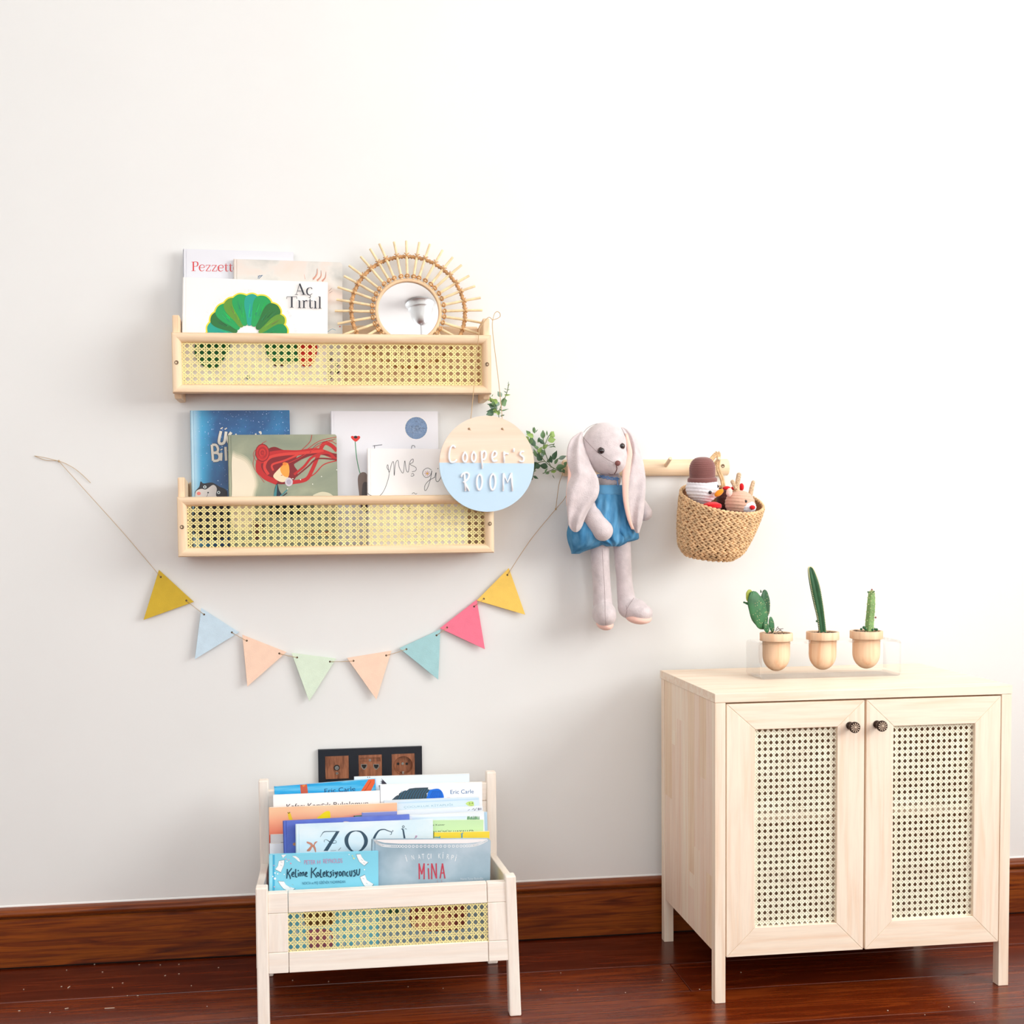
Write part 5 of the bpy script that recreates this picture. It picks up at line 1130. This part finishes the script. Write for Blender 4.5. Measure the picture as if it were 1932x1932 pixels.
p.text('PETER', za(728, 1472), za(890, 1470), 8, PK); p.text('H', za(920, 1468), za(962, 1466), 7.5, PK); p.text('REYNOLDS', za(1006, 1458), za(1285, 1450), 8.5, PK)
NV = (14, 58, 82)
def brush(sts, w_=1.9):
    for st in sts: p.stroke([za(*q) for q in st], w_, NV)
brush([[(480,1540),(478,1610),(472,1680)],[(545,1530),(500,1590),(482,1602)],[(490,1600),(515,1640),(526,1686)],[(545,1622),(575,1610),(572,1585),(550,1600),(548,1640),(580,1650)],[(603,1540),(600,1600),(600,1648),(625,1660)],[(640,1595),(642,1650)],[(668,1648),(666,1590),(690,1610),(695,1645)],[(695,1605),(715,1585),(722,1640)],[(742,1622),(765,1608),(762,1585),(744,1600),(745,1640),(775,1648)]])
brush([[(836,1520),(832,1600),(830,1672)],[(905,1520),(860,1575),(840,1588)],[(850,1585),(885,1630),(905,1665)],[(925,1585),(910,1610),(925,1645),(948,1620),(925,1585)],[(968,1545),(964,1650),(990,1655)],[(1000,1622),(1025,1610),(1024,1582),(1004,1600),(1005,1640),(1030,1648)],[(1052,1560),(1050,1650)],[(1085,1575),(1056,1610),(1085,1655)],[(1130,1580),(1105,1590),(1125,1620),(1110,1655),(1095,1650)],[(1150,1580),(1152,1645)],[(1175,1580),(1185,1615),(1212,1575)],[(1212,1575),(1200,1640),(1180,1670)],
       [(1250,1575),(1234,1600),(1248,1640),(1272,1612),(1250,1575)],[(1290,1650),(1292,1578),(1318,1585),(1322,1640)],[(1365,1578),(1345,1600),(1350,1640),(1372,1642)],[(1392,1565),(1392,1625),(1415,1640),(1422,1560)],[(1470,1555),(1446,1570),(1470,1600),(1462,1640),(1438,1640)],[(1492,1545),(1492,1610),(1515,1630),(1530,1600),(1535,1535)]])
for x in (640, 1148): p.ell(*za(x, 1562), 1.2, 1.2, NV)
p.text('NOKTA ve MIŞ GİBİ\'NİN YAZARINDAN', za(700, 1768), za(1325, 1742), 5, (28, 108, 140))
# figure seen through the cane
p.blob([hz(*q) for q in [(390,1160),(560,1160),(590,1200),(560,1250),(400,1260),(380,1210)]], (120, 78, 36)); p.blob([hz(*q) for q in [(400,1290),(560,1290),(560,1420),(440,1430),(400,1340)]], (176, 100, 120))
for (x, y) in [(270,1255),(320,1303),(365,1200),(372,1250),(365,1350),(830,1165),(735,1225),(830,1220),(690,1278),(735,1278),(600,1335),(785,1325),(645,1385),(740,1380),(785,1378),(550,1340)]:
    p.poly([hz(x-14, y-10), hz(x+10, y-16), hz(x+16, y+8), hz(x-8, y+14)], (216, 222, 226), same=False)
p.link(t)

# ------------------------------------------------------------------ cabinet
CX0, CX1, CY0, CY1, CZT, CZC, CZD = .9136, 1.5136, -.4077, -.0504, .5971, .5797, .0885
cb = thing('cane_cabinet', 'pale wooden cabinet with two cane doors standing on the floor', 'cabinet', ((CX0+CX1)/2, (CY0+CY1)/2, 0))
MB().box((CX0-.0006, CY0-.0006, CZC), (CX1+.0006, CY1, CZT)).link('top', birch('x'), cb, bevel=.0008)
LWD, LDP = .0208, .020
for x0 in (CX0, CX1-LWD):
    for y0 in (CY0, -.0768):
        MB().box((x0, y0, 0), (x0+LWD, y0+LDP, CZC-.0004)).link('leg', birch('z'), cb, bevel=.0008)
zsd = P(1341.6, 1792.3, CY0+LDP).z
rv_ = random.Random(12)
SHD = [birch('z'), wood('birch_dark', (238, 205, 172), (246, 222, 194), 'z'), wood('birch_rose', (242, 210, 184), (249, 226, 206), 'z')]
def staves(x0, x1):
    y = CY0+LDP+.0003; i = 0; y_end = -.0768-.003
    while y < y_end-.004:
        wd_ = min(rv_.uniform(.028, .042), y_end-y)
        if y_end-(y+wd_) < .012: wd_ = y_end-y
        cuts = [zsd]+sorted(rv_.sample([.18+.03*k for k in range(12)], rv_.choice([0, 1, 1, 2])))+[CZC-.0005]
        for a, b in zip(cuts[:-1], cuts[1:]):
            MB().box((x0+rv_.uniform(0, .0003), y, a), (x1, y+wd_, b)).link('side_stave', SHD[rv_.randint(0, 2)], cb)
        y += wd_
staves(CX0+.0010, CX0+.018); staves(CX1-.018, CX1-.0010)
MB().box((CX0+.018, CY0+.021, CZD+.002), (CX1-.018, -.06, CZD+.018)).link('bottom_board', birch('x'), cb)
MB().box((CX0+.018, -.062, CZD), (CX1-.018, -.056, CZC)).link('back_panel', birch('x'), cb)
zsh = P(1500, 1540, -.375).z
MB().box((CX0+.0181, CY0+.034, zsh-.008), (CX1-.0181, -.0625, zsh+.008)).link('inner_shelf', birch('x'), cb)
MB().box(((CX0+CX1)/2-.008, CY0+.05, CZD+.0185), ((CX0+CX1)/2+.008, -.0625, zsh-.0085)).link('divider', birch('z'), cb)
YD = CY0+.0006
xm = P(1632.2, 1500, YD).x
dx0, dx1 = CX0+LWD+.0022, CX1-LWD-.0012
dzt = CZC-.0034
BRZ = mat('aged_bronze', (74, 60, 54), .4, .85, var=.2, vscale=300)
for k, (x0, x1, o0, o1, ot, ob, kx, ky, uo, vo) in enumerate(((dx0, xm-.0020, 1424.8, 1579.5, 1374, 1746, 1614, 1373, .0112, .0131), (xm+.0022, dx1, 1685, 1838, 1367.5, 1733, 1665.5, 1370.5, .0045, .006))):
    d_ = thing('door', None, None, (x0, YD, CZD)); d_.parent = cb; d_.matrix_parent_inverse = Matrix.Identity(4); d_.location = Vector((x0, YD, CZD))-org(cb)
    if 'label' in d_: del d_['label']
    ax0, ax1 = P(o0, 1550, YD).x, P(o1, 1550, YD).x; az1 = P((o0+o1)/2, ot, YD).z; az0 = P((o0+o1)/2, ob, YD).z
    wl, wr_, wt, wb = ax0-x0, x1-ax1, dzt-az1, az0-CZD
    def member(nm, m, pts):
        mb = MB(); n = len(pts); q = [Vector((x, YD+.0002, z)) for x, z in pts]; mb.prism(q, (0, .019, 0)); mb.link(nm, m, d_, bevel=.0009)
    e = .00015
    member('rail', birch('x'), [(x0+e, dzt), (x1-e, dzt), (ax1-e, az1), (ax0+e, az1)])
    member('rail', birch('x'), [(x0+e, CZD), (ax0+e, az0), (ax1-e, az0), (x1-e, CZD)])
    member('stile', birch('z'), [(x0, CZD+e), (x0, dzt-e), (ax0, az1-e), (ax0, az0+e)])
    member('stile', birch('z'), [(x1, CZD+e), (ax1, az0+e), (ax1, az1-e), (x1, dzt-e)])
    mb = MB(); cane(Vector((ax0-.003, YD+.009, az0-.003)), Vector((1, 0, 0)), Vector((0, 0, 1)), Vector((0, -1, 0)), ax1-ax0+.006, az1-az0+.006, .01148, .01222, mb, uo+.003-.00574, vo+.003-.0061, .15, .17)
    mb.link('cane_webbing', CANE2, d_, kind='stuff')
    kc = P(kx, ky, YD-.024)
    kb = MB().lathe((kc.x, YD, kc.z), [(.0001, 0), (.0075, 0), (.0075, .002), (.0055, .004), (.0045, .010), (.0055, .014), (.0100, .0175), (.0108, .020), (.0106, .0225), (.0094, .0238), (.0090, .0226), (.0001, .0230)], (0, -1, 0), 32).link('knob', BRZ, d_, auto=True)
    pt = MB()
    for j in range(12):
        a = 2*PI*j/12; dd = Vector((math.cos(a), 0, math.sin(a))); tt = Vector((-math.sin(a), 0, math.cos(a))); c_ = Vector((kc.x, YD-.0229, kc.z))
        pt.prism([c_+dd*.0025+tt*.0003+Vector((0, 0, 0)), c_+dd*.0088+tt*.0010, c_+dd*.0088-tt*.0010, c_+dd*.0025-tt*.0003], (0, -.0014, 0))
    pt.ell((kc.x, YD-.0238, kc.z), (.0024, .0016, .0024), 12, 8)
    pt.link('knob_petals', mat('bronze_bright', (214, 190, 168), .4, .35), d_)

# ------------------------------------------------------------------ acrylic stand and cactus pots
GL_ = bpy.data.materials.new('clear_acrylic'); GL_.use_nodes = True; b_ = GL_.node_tree.nodes['Principled BSDF']
b_.inputs['Base Color'].default_value = (1, 1, 1, 1); b_.inputs['Roughness'].default_value = .02; b_.inputs['Transmission Weight'].default_value = 1; b_.inputs['IOR'].default_value = 1.12
nt_ = GL_.node_tree; tr_ = nt_.nodes.new('ShaderNodeBsdfTransparent'); mx_ = nt_.nodes.new('ShaderNodeMixShader'); mx_.inputs[0].default_value = .28; nt_.links.new(tr_.outputs[0], mx_.inputs[1]); nt_.links.new(b_.outputs[0], mx_.inputs[2]); nt_.links.new(mx_.outputs[0], nt_.nodes['Material Output'].inputs['Surface'])
PY = -.20; SYF, SYB = -.238, -.16
potx = [(1464.5, 1191, 1207), (1552, 1192.5, 1208), (1634.5, 1188.5, 1204)]
zrim = sum(P(x, yb_, PY).z for x, _, yb_ in potx)/3
sxl, sxr = P(1434, 1240, SYF).x, P(1700, 1240, SYF).x
st_ = thing('acrylic_stand', 'clear acrylic stand holding three wooden cactus pots on the cabinet', 'stand', ((sxl+sxr)/2, PY, CZT))
TH = .004; zpl = zrim-.0002
cells = []
xc = [P(x, 1200, PY).x for x, _, _ in potx]
PR = .0285
bx = [sxl+.008, (xc[0]+xc[1])/2, (xc[1]+xc[2])/2, sxr-.008]
mb = MB(); N = 40
for i in range(3):
    def bd(a):
        dx, dy = math.cos(a), math.sin(a); k_ = 9
        if abs(dx) > 1e-6: k_ = min(k_, ((bx[i+1] if dx > 0 else bx[i])-xc[i])/dx)
        if abs(dy) > 1e-6: k_ = min(k_, ((SYB if dy > 0 else SYF)-PY)/dy)
        return (xc[i]+dx*k_, PY+dy*k_)
    angs = sorted([2*PI*j/N for j in range(N)]+[math.atan2(sy-PY, sx-xc[i]) % (2*PI) for sx in (bx[i], bx[i+1]) for sy in (SYB, SYF)])
    out_ = [bd(a) for a in angs]; in_ = [(xc[i]+(PR+.0005)*math.cos(a), PY+(PR+.0005)*math.sin(a)) for a in angs]
    mb.rings([[Vector((x, y, zpl-TH)) for x, y in out_], [Vector((x, y, zpl)) for x, y in out_], [Vector((x, y, zpl)) for x, y in in_], [Vector((x, y, zpl-TH)) for x, y in in_]], False, closed=True)
mb.link('top_plate', GL_, st_)
def bend(sgn, x, name):
    R0 = .008; prof = []
    zc_, zf = zpl, CZT+.0002
    for a in [PI/2*i/6 for i in range(7)]: prof.append((x+sgn*(R0-R0*math.sin(PI/2-a)) if 0 else x+sgn*(R0-R0*math.sin(a)), zc_-R0+R0*math.cos(a)))
    for a in [PI/2*i/6 for i in range(7)]: prof.append((x+sgn*(R0-R0*math.cos(a)), zf+R0-R0*math.sin(a)))
    inn = []
    R1 = R0-TH
    for a in [PI/2*i/6 for i in range(7)]: inn.append((x+sgn*(R0-R1*math.sin(a)), zc_-R0+R1*math.cos(a)))
    for a in [PI/2*i/6 for i in range(7)]: inn.append((x+sgn*(R0-R1*math.cos(a)), zf+R0-R1*math.sin(a)))
    ring = prof+inn[::-1]
    MB().rings([[Vector((px_, SYF, pz)) for px_, pz in ring], [Vector((px_, SYB, pz)) for px_, pz in ring]]).link(name, GL_, st_)
bend(1, sxl, 'side_wall'); bend(-1, sxr, 'side_wall')
MB().box((sxl+.008, SYF, CZT+.0002), (sxr-.008, SYB, CZT+.0002+TH)).link('base_plate', GL_, st_)
POTM = wood('pot_beech', (238, 188, 148), (248, 210, 176), 'z')
SOIL = mat('potting_soil', (84, 62, 48), .95, bump=1, bscale=220, var=.4, vscale=200)
G_A = mat('cactus_green', (62, 116, 74), .5, bump=.2, bscale=200, var=.16, vscale=50)
G_B = mat('cactus_dark_green', (44, 92, 58), .5, bump=.2, bscale=200, var=.12, vscale=60)
G_C = mat('cactus_light_green', (132, 168, 104), .5, bump=.3, bscale=200, var=.14, vscale=60)
G_Y = mat('cactus_tip_yellow', (170, 180, 70), .5, var=.15, vscale=70)
AR = mat('areole_cream', (232, 226, 176), .8)
def pot(i, label):
    x = xc[i]; t = thing('cactus_pot', label, 'potted cactus', (x, PY, zrim-.065), 'cactus pots')
    prof = [(.0005, -.0640)]
    for a in [PI/2*j/10 for j in range(1, 11)]: prof.append((.0280*math.sin(a), -.0640+.034*(1-math.cos(a))))
    prof += [(.0280, -.001), (.0280, 0), (.0332, .0002), (.0335, .0012), (.0335, .0152), (.0328, .0162), (.0290, .0162), (.0284, .0155), (.0284, .0105), (.0005, .0105)]
    MB().lathe((x, PY, zrim), prof, (0, 0, 1), 48).link('pot', POTM, t, auto=True)
    MB().lathe((x, PY, zrim), [(.0283, .0107), (.0283, .0135), (.02, .0146), (.01, .0150), (.0002, .0150)], (0, 0, 1), 32).link('soil', SOIL, t, smooth=True)
    g_ = MB(); r_ = random.Random(i)
    for j in range(26):
        a, q = r_.uniform(0, 6.28), r_.uniform(.004, .026); g_.ell((x+q*math.cos(a), PY+q*math.sin(a), zrim+.0150), (r_.uniform(.0008, .002),)*3, 6, 4)
    g_.link('pebbles', mat('pebble_mix', (168, 140, 116), .9, var=.4, vscale=200), t, kind='stuff')
    return t
zp3 = zc(1380, 1050, 6.0375)
t = pot(0, 'wooden pot with flat-padded prickly pear cactus, left of three on the acrylic stand')
def pad(x, y, Y, rx, rz, rot, m, n, sd, par, name='pad', yaw=0.35):
    c_ = P(x, y, Y); R3 = Matrix.Rotation(yaw, 3, 'Z') @ Matrix.Rotation(rot, 3, 'Y'); ax = (mm(rx, Y), mm(rx, Y)*.3, mm(rz, Y)); r_ = random.Random(sd)
    f = lambda th, ph: 1+.10*math.cos(th)*1+.03*math.sin(ph*5+th*7)
    MB().ell(c_, ax, 24, 16, rot=R3, fn=f).link(name, m, par, smooth=True)
    a_ = MB()
    for j in range(n):
        u_, v_ = r_.uniform(-.85, .85), r_.uniform(-.9, .9)
        if u_*u_+v_*v_ > .75: u_ *= .5; v_ *= .65
        w2 = -math.sqrt(max(0, 1-u_*u_-v_*v_)); k_ = 1+.10*v_
        a_.ell(c_+R3 @ Vector((u_*ax[0]*k_, w2*ax[1]*k_-.0003, v_*ax[2]*k_)), (.0007,)*3, 6, 4)
    a_.link('areoles', AR, par, kind='stuff')
pad(1431, 1155, -.205, 21, 40, -.40, G_A, 34, 1, t); pad(1415, 1127, -.206, 9.5, 14, -.15, G_Y, 8, 2, t, yaw=.3); pad(1444.5, 1141, -.192, 14, 27, -.16, G_B, 14, 3, t, yaw=.6); pad(1456, 1180, -.197, 7.5, 16, -.25, G_A, 8, 4, t, yaw=.5); pad(1446, 1184, -.205, 7, 12, -.3, G_A, 6, 6, t)
MB().tube([P(1411, 1139, -.204), P(1405, 1137, -.204)], [.003, .0018], 8).ell(P(1404, 1136.5, -.204), (.0024, .002, .002), 8, 6).link('bud', G_A, t, smooth=True)
MB().tube([P(1436, 1118, -.192), P(1435, 1113, -.192)], [.0018, .0008], 6).link('bud', G_B, t, smooth=True)
dr = MB()
for (a, b, c, d) in [(1462,1191,1470,1186),(1466,1192,1474,1188),(1470,1187,1478,1186),(1468,1184,1473,1190),(1464,1188,1468,1182),(1472,1189,1477,1192)]: dr.tube([P(a, b, -.2), P(c, d, -.206)], .0006, 5)
dr.link('dry_roots', mat('dry_root', (110, 84, 72), .9), t, kind='stuff')
t = pot(1, 'wooden pot with tall ribbed column cactus, middle of three on the acrylic stand')
path = spline([zp3(1040, 880)+(8.0,), zp3(1018, 700)+(8.6,), zp3(985, 520)+(10.4,), zp3(948, 330)+(10.8,), zp3(918, 200)+(8.6,), zp3(902, 135)+(5.5,), zp3(897, 118)+(1.5,)], 5)
R_ = []; ribs = []
for x, y, r_ in path:
    c_ = P(x, y, PY); rr = mm(r_, PY); ring = []
    for j in range(40):
        a = 2*PI*j/40; f = .70+.34*abs(math.cos(2*(a+PI/2-.5)))**1.4; ring.append(c_+Vector((math.cos(a)*rr*f, math.sin(a)*rr*f, 0)))
    R_.append(ring)
MB().rings(R_).link('stem', G_B, t, smooth=True)
a_ = MB()
for x, y, r_ in spline(path, 2):
    c_ = P(x, y, PY); rr = mm(r_, PY)
    for k in range(4):
        an = .5+k*PI/2; a_.ell(c_+Vector((math.cos(an), math.sin(an), 0))*rr*1.04, (.0010, .0010, .0010), 6, 4)
a_.link('areoles', AR, t, kind='stuff')
MB().ell(P(1541, 1172, -.205), (.002, .002, .0025), 10, 8).link('bud', G_B, t, smooth=True)
t = pot(2, 'wooden pot with short knobbly light green cactus, right of three on the acrylic stand')
path = spline([zp3(1570, 850)+(8.6,), zp3(1575, 740)+(8.2,), zp3(1588, 600)+(8.0,), zp3(1594, 480)+(7.2,), zp3(1597, 410)+(5.5,), zp3(1600, 385)+(2,)], 9)
R_ = []; a_ = MB()
for i, (x, y, r_) in enumerate(path):
    c_ = P(x, y, PY); rr = mm(r_, PY); ring = []
    for j in range(36):
        a = 2*PI*j/36; ring.append(c_+Vector((math.cos(a), math.sin(a), 0))*rr*(1+.11*math.cos(6*a+(i//3 % 2)*PI)*math.sin(i*PI/3)))
    R_.append(ring)
    if i % 3 == 1:
        for k in range(6): an = 2*PI*(k+(i//3 % 2)*.5)/6; a_.ell(c_+Vector((math.cos(an), math.sin(an), 0))*rr*1.1, (.0009,)*3, 6, 4)
MB().rings(R_).link('stem', G_C, t, smooth=True); a_.link('areoles', AR, t, kind='stuff')
for x, y, r_, m in ((1630, 1184, 3.2, G_B), (1625, 1187, 2.6, G_B), (1654, 1188, 3, G_B), (1651, 1187, 2.4, G_A), (1633, 1187, 2.8, G_A), (1646, 1188, 2.6, G_A), (1652, 1165, 2, mat('dry_flower', (150, 96, 90), .9)), (1638, 1117, 1.8, G_A), (1649, 1116, 1.6, G_A), (1645, 1112.5, 1.8, mat('dry_flower', (150, 96, 90), .9))):
    MB().ell(P(x, y, PY-.008), (mm(r_, PY),)*3, 8, 6).link('offset', m, t, smooth=True)
